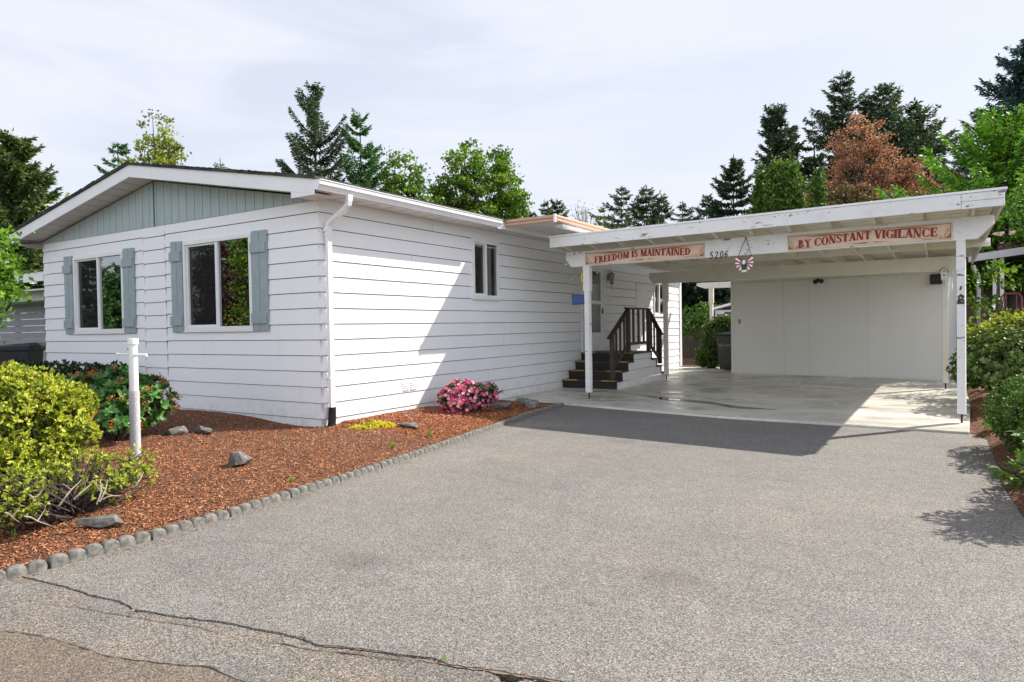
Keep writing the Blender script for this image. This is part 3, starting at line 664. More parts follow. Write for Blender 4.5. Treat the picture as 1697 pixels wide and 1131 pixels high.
# lantern beside the door
lm = MB(); Lp = Vector((.12, 9.28, 2.50))
lm.tube([(.0, 9.28, 2.52), (.05, 9.28, 2.66), (.10, 9.28, 2.70), (.12, 9.28, 2.66)], .010, 8); lm.cyl((.12, 9.28, 2.60), .075, .05, 6, .02); lm.cyl((.12, 9.28, 2.36), .035, .03, 6, .045); lm.tube([(.12, 9.28, 2.36), (.12, 9.28, 2.20)], [.012, .004], 6)
for k in range(6):
    a = k*math.pi/3; lm.tube([(.12+.042*math.cos(a), 9.28+.042*math.sin(a), 2.38), (.12+.07*math.cos(a), 9.28+.07*math.sin(a), 2.61)], .005, 5)
lm.box(.02, .035, 9.24, 9.32, 2.44, 2.60)
lant = lm.build('wall_lantern', M['brass'], house)
MB().tube([(.12, 9.28, 2.39), (.12, 9.28, 2.60)], [.036, .060], 6).build('lamp_glass', M['curtain'], lant)
# water heater access door
am = MB(); wbox(am, PR, 11.10, 11.13, .80, 2.45, .01, .03); wbox(am, PR, 11.85, 11.88, .80, 2.45, .01, .03); wbox(am, PR, 11.10, 11.88, 2.451, 2.48, .01, .03); wbox(am, PR, 11.14, 11.84, .80, 2.44, .010, .026)
am.build('access_door', M['siding'], house, bevel=.002)
for z in (1.0, 1.6, 2.25): q = MB(); wbox(q, PR, 11.105, 11.125, z, z+.05, .0305, .036); q.build('hinge', M['iron'], house)
# patio cover over the door
pc = MB(); px0, px1, py0, py1 = xe-.0, 1.43, 3.98, 13.2
zt = 3.245
def ribs(m, a, b, out):                           # two rounded ribs of the tan fascia
    a, b, out = Vector(a), Vector(b), Vector(out); pr = []
    for i in range(2):
        for j in range(7):
            t = -math.pi/2+math.pi*j/6; pr.append((math.cos(t)*.018, .028+i*.058+math.sin(t)*.027))
    vs = [a+out*(o+.0)+Vector((0, 0, z)) for o, z in pr] + [b+out*o+Vector((0, 0, z)) for o, z in pr]; n_ = len(pr)
    m.add(vs, [(i, i+1, n_+i+1, n_+i) for i in range(n_-1)])
    m.hexa([a+Vector((0, 0, 0)), b, b-out*.02, a-out*.02, a+Vector((0, 0, .118)), b+Vector((0, 0, .118)), b-out*.02+Vector((0, 0, .118)), a-out*.02+Vector((0, 0, .118))])
ribs(pc, (px0, py0, 3.135), (px1, py0, 3.135), (0, -1, 0)); ribs(pc, (px1, py0, 3.135), (px1, py1, 3.135), (1, 0, 0))
pcov = pc.build('patio_cover', M['tan'], house)
cm = MB(); y = py0+.03; k = 0
while y < py1-.05:                                # corrugated pan
    ys = [y, y+.07, y+.085, y+.125, y+.14]; zs = [3.165, 3.165, 3.20, 3.20, 3.165]
    for i in range(4): cm.quad((.0, ys[i], zs[i]), (px1-.03, ys[i], zs[i]), (px1-.03, ys[i+1], zs[i+1]), (.0, ys[i+1], zs[i+1]))
    y += .14
cm.quad((px0, py0+.02, 3.25), (px1, py0+.02, 3.25), (px1, py1, 3.25), (px0, py1, 3.25))
cm.build('corrugated_pan', M['soffit'], pcov)
q = MB(); q.box(px1-.03, px1+.012, py0-.022, py0+.02, 3.12, 3.262); q.box(px1-.16, px1-.022, py0+.3, py1, 3.085, 3.13); q.build('corner_post_cap', M['trim'], pcov, bevel=.003)

# ------------------------------------------------------------------ entry stairs
st = empty('entry_stairs', (.66, 7.9, 0), 0, 'dark brown wooden entry steps with slatted rail and white sided base', 'stairs')
SX0, SX1 = .03, 1.29; R_, yF = .183, [6.80, 7.10, 7.42, 7.73]; yB = [8.87, 9.19, 9.50, 9.8]
tr = []
for k in range(4):
    z = R_*(k+1); y0 = yF[k]-.025; y1 = yF[k+1]+.005 if k < 3 else yB[0]+.025
    m = MB(); m.box(SX0, SX1+.02, y0, y1, z-.035, z); t_ = m.build('tread' if k < 3 else 'landing', M['brown'], st, bevel=.003)
    m = MB(); m.box(SX0, SX1+.002, yF[k], yF[k]+.02, z-R_, z-.036); m.build('riser', M['riser'], st)
    for a, b in ((SX0+.02, SX0+.36), (SX1-.34, SX1)):
        m = MB(); m.box(a, b, y0-.002, y0+.045, z+.001, z+.005); m.box(a, b, y0-.0045, y0-.0025, z-.022, z+.005); m.build('grip_strip', M['yellow'], t_)
for k in range(3):
    z = R_*(3-k); m = MB(); m.box(SX0, SX1+.02, yB[k]-.005, yB[k+1]+.025, z-.035, z); m.build('tread', M['brown'], st, bevel=.003)
    m = MB(); m.box(SX0, SX1+.002, yB[k]-.02, yB[k], z, z+R_-.036); m.build('riser', M['riser'], st)
m = MB(); cols = [(yF[0]+.02, yF[1], R_), (yF[1], yF[2], 2*R_), (yF[2], yF[3], 3*R_), (yF[3], yB[0], 4*R_), (yB[0], yB[1], 3*R_), (yB[1], yB[2], 2*R_), (yB[2], yB[3], R_)]
for a, b, z in cols:
    sg = MB(); siding(m, (SX1-.03, 0, 0), (0, 1, 0), (1, 0, 0), a, b, 0.0, z-.036, [], .018, ends=False)
m.build('side_panel', M['siding'], st)
rl = MB(); X = SX1-.02
P_ = [(6.64, .20, 1.13), (7.50, .735, 1.67), (8.71, .735, 1.67), (9.45, .40, 1.16)]
def post(y, z0, z1, w_=.085, d=.04): m = MB(); m.box(X-w_/2, X+w_/2, y-d, y+d, z0, z1); return m
for y, z0, z1 in P_: post(y, z0, z1).build('newel_post', M['brown'], st, bevel=.003)
def lerp(a, b, t): return a+(b-a)*t
for (ya, za), (yb, zb), nb, lo in (((6.50, 1.065), (7.53, 1.69), 3, (-.72, -.60)), ((9.58, 1.09), (8.68, 1.69), 3, (-.55, -.62))):
    m = MB(); m.beam((X, ya, za), (X, yb, zb), .10, .035); m.build('hand_rail', M['brown'], st, bevel=.003)
m = MB(); m.beam((X, 7.40, 1.70), (X, 8.80, 1.70), .10, .035); m.build('hand_rail', M['brown'], st, bevel=.003)
m = MB(); m.beam((X, 7.5, .93), (X, 8.7, .93), .04, .06); m.build('bottom_rail', M['brown'], st)
m = MB(); m.beam((X, 6.64, .42), (X, 7.5, .92), .04, .06); m.build('bottom_rail', M['brown'], st)
m = MB(); m.beam((X, 9.45, .50), (X, 8.71, .92), .04, .06); m.build('bottom_rail', M['brown'], st)
for i in range(1, 4):
    t = i/4; y = lerp(6.64, 7.5, t); MB().box(X-.018, X+.018, y-.018, y+.018, lerp(.40, .90, t), lerp(1.13, 1.65, t)).build('baluster', M['brown'], st)
    y = lerp(9.45, 8.71, t); MB().box(X-.018, X+.018, y-.018, y+.018, lerp(.48, .90, t), lerp(1.14, 1.65, t)).build('baluster', M['brown'], st)
    y = lerp(7.5, 8.71, t); MB().box(X-.018, X+.018, y-.03, y+.03, .93, 1.68).build('baluster', M['brown'], st)

# ------------------------------------------------------------------ carport
CP = Vector((1.54, 4.97, 0)); CU = Vector((.9907, -.1353, 0)); CV = Vector((.1353, .9907, 0))
def cl(u, v, z): return CP + CU*u + CV*v + Vector((0, 0, z))
car = empty('carport', tuple(cl(2.9, 2.4, 0)), 0, 'weathered white wooden carport with flat roof on square posts', 'carport')
def zb(u): return 2.422 - .0105*u               # beam underside
def bar(m, a, b, wd, z0a, z1a, z0b=None, z1b=None):  # plank between ground points a,b with its own end heights
    z0b = z0a if z0b is None else z0b; z1b = z1a if z1b is None else z1b
    a, b = Vector((a[0], a[1], 0)), Vector((b[0], b[1], 0)); s = (b-a).normalized().cross(Vector((0, 0, 1)))*wd/2
    Z = lambda v, z: Vector((v.x, v.y, z)); m.hexa([Z(a-s, z0a), Z(b-s, z0b), Z(b+s, z0b), Z(a+s, z0a), Z(a-s, z1a), Z(b-s, z1b), Z(b+s, z1b), Z(a+s, z1a)])
def chamfer_beam(m, a, b, wd, z0a, z1a, z0b, z1b, ca=.11, cb=.17):
    a, b = Vector(a), Vector(b); d = (b-a).normalized(); s = d.cross(Vector((0, 0, 1)))*wd/2
    pr = [(a, z1a), (b, z1b), (b, z1b-(z1b-z0b)*.38), (b-d*cb, z0b), (a+d*ca, z0a), (a, z1a-(z1a-z0a)*.50)]
    m.prism([Vector((p.x, p.y, z))-s for p, z in pr], s*2)
m = MB(); chamfer_beam(m, cl(-.44, 0, 0), cl(6.10, 0, 0), .088, zb(-.44), zb(-.44)+.275, zb(6.1), zb(6.1)+.285); m.build('front_beam', M['old'], car, bevel=.004)
P2, P4 = Vector((1.37, 9.61, 0)), Vector((7.08, 9.25, 0)); bd = (P4-P2).normalized()
m = MB(); chamfer_beam(m, P2-bd*.40, P4+bd*.32, .088, 2.335, 2.60, 2.27, 2.55, .08, .16); m.build('rear_beam', M['oldc'], car, bevel=.004)
P5 = at(1180, 608, 22.0); P5.z = 0
m = MB(); chamfer_beam(m, (P5.x-.42, P5.y-.05, 0), (P5.x+3, P5.y-.4, 0), .088, 2.42, 2.60, 2.40, 2.58, .25, .1); m.build('far_beam', M['oldc'], car, bevel=.004)
def cpost(p, zt, ang, label=None, collar=True, mt='old', base=True, w_=.092):
    m = MB(); h = w_/2; c, s = math.cos(ang), math.sin(ang)
    def R2(x, y, z): return (p[0]+x*c-y*s, p[1]+x*s+y*c, z)
    def rb(x0, x1, y0, y1, z0, z1): m.hexa([R2(x0, y0, z0), R2(x1, y0, z0), R2(x1, y1, z0), R2(x0, y1, z0), R2(x0, y0, z1), R2(x1, y0, z1), R2(x1, y1, z1), R2(x0, y1, z1)])
    rb(-h, h, -h, h, .115 if base else 0, zt)
    if collar:                                   # side cleats with chamfered feet
        for sx in (-1, 1):
            x0, x1 = sorted((sx*h, sx*(h+.022))); m.hexa([R2(sx*h, -h, zt-.47), R2(sx*h*1.01, -h, zt-.47), R2(sx*h*1.01, h, zt-.47), R2(sx*h, h, zt-.47)] + [R2(x0, -h, zt-.44), R2(x1, -h, zt-.44), R2(x1, h, zt-.44), R2(x0, h, zt-.44)])
            rb(x0, x1, -h, h, zt-.44, zt-.002)
    o = m.build('post', M[mt], car, bevel=.004, label=label)
    if base:
        q = MB(); q.cyl((p[0], p[1], -.01), .013, .13, 10); q.box(p[0]-.04, p[0]+.04, p[1]-.04, p[1]+.04, .107, .114); q.build('steel_pin', M['iron'], o)
    return o
a0 = math.atan2(CU.y, CU.x)
cpost(cl(0, 0, 0), zb(0), a0); cpost((7.24, 4.19, 0), zb(5.75), a0, collar=False); cpost(P2, 2.333, 0, mt='oldc'); cpost(P4, 2.272, 0, collar=False, mt='oldc'); cpost(P5, 2.42, 0, mt='oldc', base=False)
# upper front plates of the right hand post and its cap
m = MB(); pa = Vector((7.24, 4.19, 0)); q0 = pa - CV*.058
m.hexa([q0-CU*.05+Vector((0, 0, 1.98))-CV*.0, q0+CU*.05+Vector((0, 0, 1.98)), q0+CU*.05+CV*.012+Vector((0, 0, 1.98)), q0-CU*.05+CV*.012+Vector((0, 0, 1.98)), q0-CU*.05+Vector((0, 0, 2.35)), q0+CU*.05+Vector((0, 0, 2.35)), q0+CU*.05+CV*.012+Vector((0, 0, 2.35)), q0-CU*.05+CV*.012+Vector((0, 0, 2.35))]); m.build('splice_plate', M['old'], car, bevel=.003)
# fascia, rafters, roof deck
FL, FR = Vector((.985, 4.585, 0)), Vector((7.665, 3.675, 0))
m = MB(); Fs = FL.lerp(FR, .935)
bar(m, FL, Fs, .038, 2.765, 2.945, 2.695, 2.880); m.build('front_fascia', M['old'], car, bevel=.004)
m = MB(); bar(m, Fs+CU*.004, FR, .036, 2.692, 2.782, 2.688, 2.776); bar(m, Fs+CU*.004, FR, .038, 2.786, 2.879, 2.780, 2.872); m.build('front_fascia', M['old'], car, bevel=.004)
BR, BL = Vector((7.62, 12.75, 0)), Vector((1.00, 13.1, 0))
m = MB(); bar(m, FR+Vector((-.02, .02, 0)), BR, .036, 2.69, 2.872, 2.62, 2.80); m.build('side_fascia', M['old'], car, bevel=.004)
m = MB(); bar(m, FL+Vector((.02, .02, 0)), BL, .036, 2.765, 2.945, 2.68, 2.86); m.build('side_fascia', M['old'], car, bevel=.004)
rt = MB(); o_ = .03
c4 = [FL-CU*o_-CV*o_, FR+CU*o_-CV*o_, BR+CU*o_, BL-CU*o_]; zz = [2.947, 2.876, 2.80, 2.86]
rt.hexa([Vector((p.x, p.y, z)) for p, z in zip(c4, zz)] + [Vector((p.x, p.y, z+.030)) for p, z in zip(c4, zz)])
rt.build('roof_sheet', M['gutter'], car, bevel=.003)
dk = MB(); nb = 26
for i in range(nb):                               # deck boards
    def edge(t, g_):
        a = FL.lerp(BL, t+g_); b = FR.lerp(BR, t+g_); return a+CU*.05, b-CU*.05
    a, b = edge(i/nb, .003); c_, d = edge((i+1)/nb, -.001)
    a = a+CV*.03 if i == 0 else a; b = b+CV*.03 if i == 0 else b
    za, zb_ = lerp(2.905, 2.85, i/nb), lerp(2.835, 2.78, i/nb); 
    dk.hexa([Vector((a.x, a.y, za)), Vector((b.x, b.y, zb_)), Vector((d.x, d.y, zb_)), Vector((c_.x, c_.y, za)), Vector((a.x, a.y, za+.018)), Vector((b.x, b.y, zb_+.018)), Vector((d.x, d.y, zb_+.018)), Vector((c_.x, c_.y, za+.018))])
dk.build('roof_deck', M['oldc'], car)
for i in range(12):
    t = (i+.45)/12; a = FL.lerp(FR, t)+CV*.025; b = BL.lerp(BR, t)
    za, zb_ = lerp(2.765, 2.695, t), lerp(2.70, 2.63, t); k_ = a.lerp(b, .055); m = MB(); s_ = CU*.019; Z = lambda v, z: Vector((v.x, v.y, z))-s_
    m.prism([Z(a, za+.008), Z(k_, za-.062), Z(b, zb_-.062), Z(b, zb_+.135), Z(a, za+.135)], s_*2); m.build('rafter', M['oldc'], car)
for i in range(11):                               # blocking above the beams
    t0, t1 = (i+.45)/12, (i+1.45)/12; a = cl(-.2+6.0*t0, .15, 0); 
for row, zz_ in ((1.9, 2.60), (3.6, 2.57)):
    m = MB(); a = cl(-.3, row, 0); b = cl(5.75, row, 0); bar(m, a, b, .02, zz_+.06, zz_+.20, zz_, zz_+.14); m.build('blocking', M['oldc'], car)

# storage shed at the back of the carport
SA, SB = Vector((2.27, 12.23, 0)), Vector((7.05, 11.58, 0)); sdv = (SB-SA).normalized(); sn = Vector((sdv.y, -sdv.x, 0))
shed = empty('storage_shed', tuple((SA+SB)/2), 0, 'white plywood storage shed closing the back of the carport', 'shed')
u_ = (SB-SA).length; cuts = [0, 1.32, 1.33, 1.79, 2.05, 2.06, 3.35, 3.36, u_]
sw = MB()
def sp(u, z, n_): p = SA+sdv*u+sn*n_; return Vector((p.x, p.y, z))
seg = [0, 1.98, 3.30, u_]
for a, b in zip(seg[:-1], seg[1:]): wbox(sw, sp, a+.003, b-.003, .03, 2.70, -.02, 0)
wbox(sw, sp, 0, u_, .031, 2.69, -.03, -.021); wbox(sw, sp, 0, u_, .0, .03, -.03, -.01)
sw.build('front_wall', M['ply'], shed)
gg = MB()
for a in (1.36, 1.98, 3.30): wbox(gg, sp, a-.003, a+.003, .03, 2.5, .0003, .0012)
gg.build('wall_seam', M['pipe'], shed)
m = MB(); wbox(m, sp, -.02, .0, 0.02, 2.7, -2.4, .012); wbox(m, sp, .0, .03, .02, 2.7, .001, .012); m.build('side_wall', M['ply'], shed); m = MB(); wbox(m, sp, u_, u_+.02, .02, 2.68, -2.4, .012); m.build('side_wall', M['ply'], shed)
m = MB(); wbox(m, sp, .04, u_, 2.36, 2.40, .001, .02); m.build('header_trim', M['oldc'], shed, bevel=.003)
def shed_hit(x, y, n_=0):
    d = ray(x, y); q_ = SA+sn*n_; t = ((q_-CAM).dot(sn))/d.dot(sn); p = CAM+d*t; return (Vector((p.x, p.y, 0))-SA).dot(sdv), p.z
uu, z_ = shed_hit(1225.5, 533); m = MB(); wbox(m, sp, uu-.035, uu+.035, z_-.06, z_+.06, .001, .008); wbox(m, sp, uu-.005, uu+.005, z_-.012, z_+.012, .0085, .018); m.build('switch_plate', M['almond'], shed, bevel=.002)
uu, z_ = shed_hit(1358, 467); m = MB()
c0 = sp(uu, z_, .08); m.tube([sp(uu-.03, z_+.03, .001), sp(uu-.03, z_+.03, .05)], .045, 12); m.tube([sp(uu-.03, z_+.02, .05), sp(uu-.05, z_-.01, .17)], [.035, .06], 12); m.tube([sp(uu+.03, z_+.02, .05), sp(uu+.09, z_+.0, .16)], [.03, .055], 12); wbox(m, sp, uu-.07, uu+.07, z_+.0, z_+.05, .02, .06)
tag(m.build('floodlight', M['black']), 'small black floodlight on the white shed wall under the beam', 'floodlight')
uu, z_ = shed_hit(1551, 462); m = MB(); wbox(m, sp, uu-.10, uu+.16, z_-.13, z_+.09, .004, .12); o = tag(m.build('wall_speaker', M['black'], bevel=.006), 'dark boxy speaker on the shed wall behind the birdhouse', 'speaker')
m = MB(); wbox(m, sp, uu-.06, uu+.10, z_-.028, z_-.012, .121, .126); m.build('front_slot', M['curtb'], o)

# ------------------------------------------------------------------ lettering for the signs
TH, TN = .27, .085
def arc(m_, P, cx_, cy_, rx, ry, a0_, a1_, wmul=1, n_=18):
    vs = []
    for i in range(n_+1):
        a = rad(a0_+(a1_-a0_)*i/n_); w_ = (TN+(TH-TN)*abs(math.cos(a))**1.3)*wmul; c_, s_ = math.cos(a), math.sin(a)
        vs += [P(cx_+rx*c_, cy_+ry*s_), P(cx_+(rx-w_)*c_, cy_+(ry-max(TN, w_*.5))*s_)]
    m_.add(vs, [(2*i, 2*i+1, 2*i+3, 2*i+2) for i in range(n_)])
def stroke(m_, P, x0, y0, x1, y1, w_): m_.quad(P(x0-w_/2, y0), P(x0+w_/2, y0), P(x1+w_/2, y1), P(x1-w_/2, y1))
def rect(m_, P, x0, x1, y0, y1): m_.quad(P(x0, y0), P(x1, y0), P(x1, y1), P(x0, y1))
def ser(m_, P, x, y, w_=.36): rect(m_, P, x-w_/2, x+w_/2, y if y < .5 else y-.07, y+.07 if y < .5 else y)
def glyph(m_, P, ch):
    if ch in 'FERDBILN': 
        sx = .2
        if ch != 'N': stroke(m_, P, sx, 0, sx, 1, TH); ser(m_, P, sx, 0); ser(m_, P, sx, 1)
    if ch == 'I': return .42
    if ch in 'FEL':
        if ch != 'L': rect(m_, P, .2, .68, .92, 1); rect(m_, P, .62, .68, .72, 1); rect(m_, P, .2, .55, .47, .55); rect(m_, P, .50, .56, .38, .64)
        if ch != 'F': rect(m_, P, .2, .72, 0, .08); rect(m_, P, .66, .72, 0, .28)
        return .78
    if ch == 'R': arc(m_, P, .30, .74, .36, .26, -90, 90); rect(m_, P, .2, .32, .92, 1); rect(m_, P, .2, .32, .48, .55); stroke(m_, P, .44, .48, .68, 0, .25); ser(m_, P, .70, 0, .26); return .84
    if ch == 'B': arc(m_, P, .30, .76, .34, .24, -90, 90); arc(m_, P, .30, .27, .42, .27, -90, 90); rect(m_, P, .2, .32, .93, 1); rect(m_, P, .2, .32, .48, .55); rect(m_, P, .2, .32, 0, .07); return .82
    if ch == 'D': arc(m_, P, .30, .5, .52, .5, -90, 90); rect(m_, P, .2, .32, .93, 1); rect(m_, P, .2, .32, 0, .07); return .92
    if ch == 'O': arc(m_, P, .45, .5, .43, .52, 0, 360, 1, 30); return .92
    if ch in 'CG':
        arc(m_, P, .45, .5, .43, .52, 48, 312, 1, 26); rect(m_, P, .72, .78, .66, .98)
        if ch == 'G': rect(m_, P, .60, .82, .06, .46); rect(m_, P, .52, .88, .40, .47)
        else: rect(m_, P, .72, .78, .04, .30)
        return .86
    if ch == 'S': arc(m_, P, .33, .75, .27, .27, 40, 250, .8); arc(m_, P, .35, .27, .29, .29, -140, 75, .8); stroke(m_, P, .5, .38, .22, .66, .24); rect(m_, P, .52, .58, .70, .98); rect(m_, P, .06, .12, .03, .32); return .68
    if ch == 'A': stroke(m_, P, .14, 0, .42, 1, TN+.01); stroke(m_, P, .70, 0, .42, 1, TH); rect(m_, P, .22, .62, .28, .35); ser(m_, P, .14, 0, .24); ser(m_, P, .70, 0, .36); return .86
    if ch == 'V': stroke(m_, P, .40, 0, .14, 1, TH); stroke(m_, P, .42, 0, .68, 1, TN+.01); ser(m_, P, .16, 1, .36); ser(m_, P, .68, 1, .24); return .82
    if ch == 'Y': stroke(m_, P, .40, .45, .14, 1, TH); stroke(m_, P, .42, .45, .66, 1, TN); stroke(m_, P, .41, 0, .41, .5, TH-.02); ser(m_, P, .41, 0); ser(m_, P, .14, 1, .34); ser(m_, P, .66, 1, .24); return .80
    if ch == 'T': stroke(m_, P, .40, 0, .40, 1, TH); rect(m_, P, .04, .76, .92, 1); rect(m_, P, .04, .10, .70, 1); rect(m_, P, .70, .76, .70, 1); ser(m_, P, .40, 0); return .80
    if ch == 'N': stroke(m_, P, .14, 0, .14, 1, TN); stroke(m_, P, .66, 0, .20, 1, TH); stroke(m_, P, .74, 0, .74, 1, TN); ser(m_, P, .14, 0, .26); ser(m_, P, .12, 1, .22); ser(m_, P, .74, 1, .26); return .90
    if ch == 'M': stroke(m_, P, .14, 0, .14, 1, TN); stroke(m_, P, .50, 0, .20, 1, TH); stroke(m_, P, .50, 0, .80, 1, TN); stroke(m_, P, .84, 0, .84, 1, TH); ser(m_, P, .14, 0, .26); ser(m_, P, .12, 1, .22); ser(m_, P, .84, 0); ser(m_, P, .86, 1, .28); return 1.04
    return .40
def text(m_, fr, s, x0, x1, ybase, h, slant=.0):
    wds = []; 
    for ch in s: wds.append(glyph(MB(), lambda a, b: (0, 0, 0), ch))
    tot = sum(wds); sx = (x1-x0)/tot; x = x0; ms = [MB()]
    for ch, wd in zip(s, wds):
        t0 = x
        def P(a, b, t0=t0): X_ = t0+a*sx+b*h*slant; return fr(X_, ybase((X_-x0)/(x1-x0))+b*h*(1 if True else 1))
        if ch == ' ': ms.append(MB())
        glyph(ms[-1], P, ch); x += wd*sx
    return ms
def sign(name, u0, u1, z0a, z0b, h, words, ybase, label, lx):
    L = u1-u0; V0 = -.062
    def F(x, y, n_=0): return cl(u0+x, V0-n_, lerp(z0a, z0b, x/L)+y)
    m = MB(); m.hexa([F(0, 0), F(L, 0), F(L, 0, -.014), F(0, 0, -.014), F(0, h), F(L, h), F(L, h, -.014), F(0, h, -.014)])
    s = tag(m.build('slogan_sign', M['cream'], bevel=.001), label, 'sign', 'painted slogan boards on the carport beam')
    def S(n_): return lambda x, y: F(x, y, n_)
    f = S(.0015); b = MB(); e = .014; t = .010
    for x0, x1, y0, y1 in ((e, L-e, h-e-t, h-e), (e, e+t, e, h-e-t), (L-e-t, L-e, e, h-e-t), (e, L*.16, e, e+t*.6), (L*.84, L-e, e, e+t*.6)): b.quad(f(x0, y0), f(x1, y0), f(x1, y1), f(x0, y1))
    for sx, xo in ((1, e), (-1, L-e)):           # corner scrolls
        for cx_, cy_, r_, a0_, tr_ in ((.045, .115, .026, 90, 1.35), (.050, .060, .030, 250, 1.5), (.115, .045, .024, 180, 1.3)):
            vs = []; n_ = 26
            for i in range(n_+1):
                q_ = i/n_; a = rad(a0_+360*tr_*q_); rr_ = r_*(1-.75*q_); w_ = .0085*(1-.5*q_)
                for k_ in (rr_+w_/2, rr_-w_/2): vs.append(f(xo+sx*(cx_+math.cos(a)*k_), cy_+math.sin(a)*k_))
            b.add(vs, [(2*i, 2*i+1, 2*i+3, 2*i+2) for i in range(n_)])
        b.add([f(xo, e), f(xo+sx*.09, e), f(xo+sx*.03, e+.03), f(xo, e+.09)], [(0, 1, 2, 3)])
        vs = []
        for i in range(25):
            q_ = i/24; xx = xo+sx*(.13+.30*q_); yy = .035+.008*math.sin(q_*9); w_ = .0035*(1-q_*.5); vs += [f(xx, yy+w_), f(xx, yy-w_)]
        b.add(vs, [(2*i, 2*i+1, 2*i+3, 2*i+2) for i in range(24)])
    def lens(cx_, cy_, w_, th, tilt=0):
        vs = [f(cx_-w_/2, cy_-tilt)]
        for i in range(1, 12): q_ = i/12; vs.append(f(cx_-w_/2+w_*q_, cy_+tilt*(2*q_-1)+th*math.sin(math.pi*q_)**2))
        vs.append(f(cx_+w_/2, cy_+tilt))
        for i in range(11, 0, -1): q_ = i/12; vs.append(f(cx_-w_/2+w_*q_, cy_+tilt*(2*q_-1)-th*math.sin(math.pi*q_)**2*.7))
        b.add(vs, [tuple(range(len(vs)))])
    lens(L*.25, h-.042, L*.34, .014, -.003); lens(L*.76, h-.044, L*.36, .014, .003); lens(L*.52, .030, L*.30, .012)
    b.build('scrollwork', M['ochre'], s)
    b = MB(); f2 = S(.0022); cxl = L*.54; vs = [f2(cxl+.055*math.cos(a), .030+.007*math.sin(a)) for a in [2*math.pi*i/14 for i in range(14)]]; b.add(vs, [tuple(range(14))]); b.build('ribbon_gap', M['cream'], s)
    for b in text(None, S(.0026), words, lx[0]+.005, lx[1]+.005, lambda t: ybase(t)-.008, .112, .03): b.build('letter_shadow', M['ochre'], s)
    for b in text(None, S(.004), words, lx[0], lx[1], lambda t: ybase(t)-.004, .112, .03): b.build('lettering', M['red'], s)
sign('s1', -.005, 2.285, zb(0)+.018, zb(2.285)+.012, .230, 'FREEDOM IS MAINTAINED', lambda t: .058+.022*math.cos(t*math.pi*2.0)*-1+.028*t-.002, 'long cream board reading FREEDOM IS MAINTAINED beside the house number', (.20, 2.06))
sign('s2', 3.59, 5.665, zb(3.59)+.018, zb(5.665)+.016, .222, 'BY CONSTANT VIGILANCE', lambda t: .052+.020*math.cos(t*math.pi*2.0)*-1+.026*t, 'long cream board reading BY CONSTANT VIGILANCE near the right post', (.15, 1.91))
# house number digits
def onbeam(x, y, v=-.05):
    d = ray(x, y); q_ = cl(0, v, 0); t = (q_-CAM).dot(CV)/d.dot(CV); p = CAM+d*t; return (p-CP).dot(CU), p.z
digs = {'5': [(.62, 1), (.22, 1), (.16, .56), (.36, .62), (.56, .52), (.60, .3), (.46, .06), (.2, 0), (.06, .1)], '2': [(.1, .78), (.2, .96), (.42, 1), (.58, .84), (.52, .6), (.28, .3), (.06, .03), (.35, .05), (.62, .03)],
        '0': [(.34, 1), (.14, .86), (.08, .5), (.16, .12), (.34, 0), (.52, .14), (.60, .5), (.52, .88), (.34, 1)], '6': [(.56, .98), (.3, .84), (.12, .5), (.12, .2), (.3, 0), (.52, .06), (.6, .3), (.46, .5), (.24, .46), (.13, .3)]}
for dch, xp in zip('5206', (1175.5, 1184.0, 1192.5, 1200.0)):
    u0_, _z = onbeam(xp, 430); z0_ = onbeam(xp, 429.5-(xp-1175)*.09)[1]; hh = .105; m = MB(); pp = digs[dch]
    for (ax, ay), (bx_, by_) in zip(pp[:-1], pp[1:]):
        A_, B_ = cl(u0_+(ax+.15*ay)*.085, -.050, z0_+ay*hh), cl(u0_+(bx_+.15*by_)*.085, -.050, z0_+by_*hh); m.beam(A_, B_, .006, .013, (0, 0, 1)); m.tube([A_+CV*.003, A_-CV*.003], .0062, 8)
    m.build('house_number', M['black'], car)

# ------------------------------------------------------------------ hanging eagle ornament
ue, ze = onbeam(1234, 437, -.10); uh, zh = onbeam(1235.5, 394, -.07)
eg = empty('eagle_ornament', tuple(cl(ue, -.10, ze-.10)), 0, 'red and white striped eagle ornament hanging on a cord from the beam', 'ornament')
sc_ = .158
def E2(x, y, n_=0): return cl(ue+x*sc_, -.10-n_, ze-.01+y*sc_)
for sx in (-1, 1):
    w_ = MB(); st_ = MB(); 
    ang = [lerp(98, -62, i/8) for i in range(9)]
    for i in range(8):
        a0_, a1_ = rad(ang[i]), rad(ang[i+1]); r0, r1 = .40, .96+.08*math.sin(i*1.2)-.02*i
        cx0 = .12
        def pt(a, r_): return (sx*(cx0+math.cos(a)*r_*.88), .10+math.sin(a)*r_*.78-.02)
        a0c, a1c = rad(lerp(64, -72, i/8)), rad(lerp(64, -72, (i+1)/8))
        pl = [pt(a0c, r0), pt(a0c, r1), pt((a0c+a1c)/2, r1+.05), pt(a1c, r1), pt(a1c, r0)]
        (w_ if i % 2 == 0 else st_).prism([E2(x, y, .004) for x, y in pl], -CV*.008)
    wo = w_.build('wing', M['darkred'], eg); st_.build('stripe', M['white'], wo)
    nb_ = MB(); pl = [( .12+math.cos(rad(a))*.43*.88, .08+math.sin(rad(a))*.43*.78) for a in range(66, -75, -14)] + [(.12+math.cos(rad(a))*.24*.88, .08+math.sin(rad(a))*.24*.78) for a in range(-74, 67, 14)]
    nb_.prism([E2(sx*x, y, .008) for x, y in pl], -CV*.008); no = nb_.build('star_band', M['navy'], wo)
    for a in (40, 5, -35): s_ = MB(); c_ = E2(sx*(.12+math.cos(rad(a))*.34*.88), .08+math.sin(rad(a))*.34*.78, .018); s_.tube([c_, c_+CV*.003], .008, 6); s_.build('star', M['white'], no)
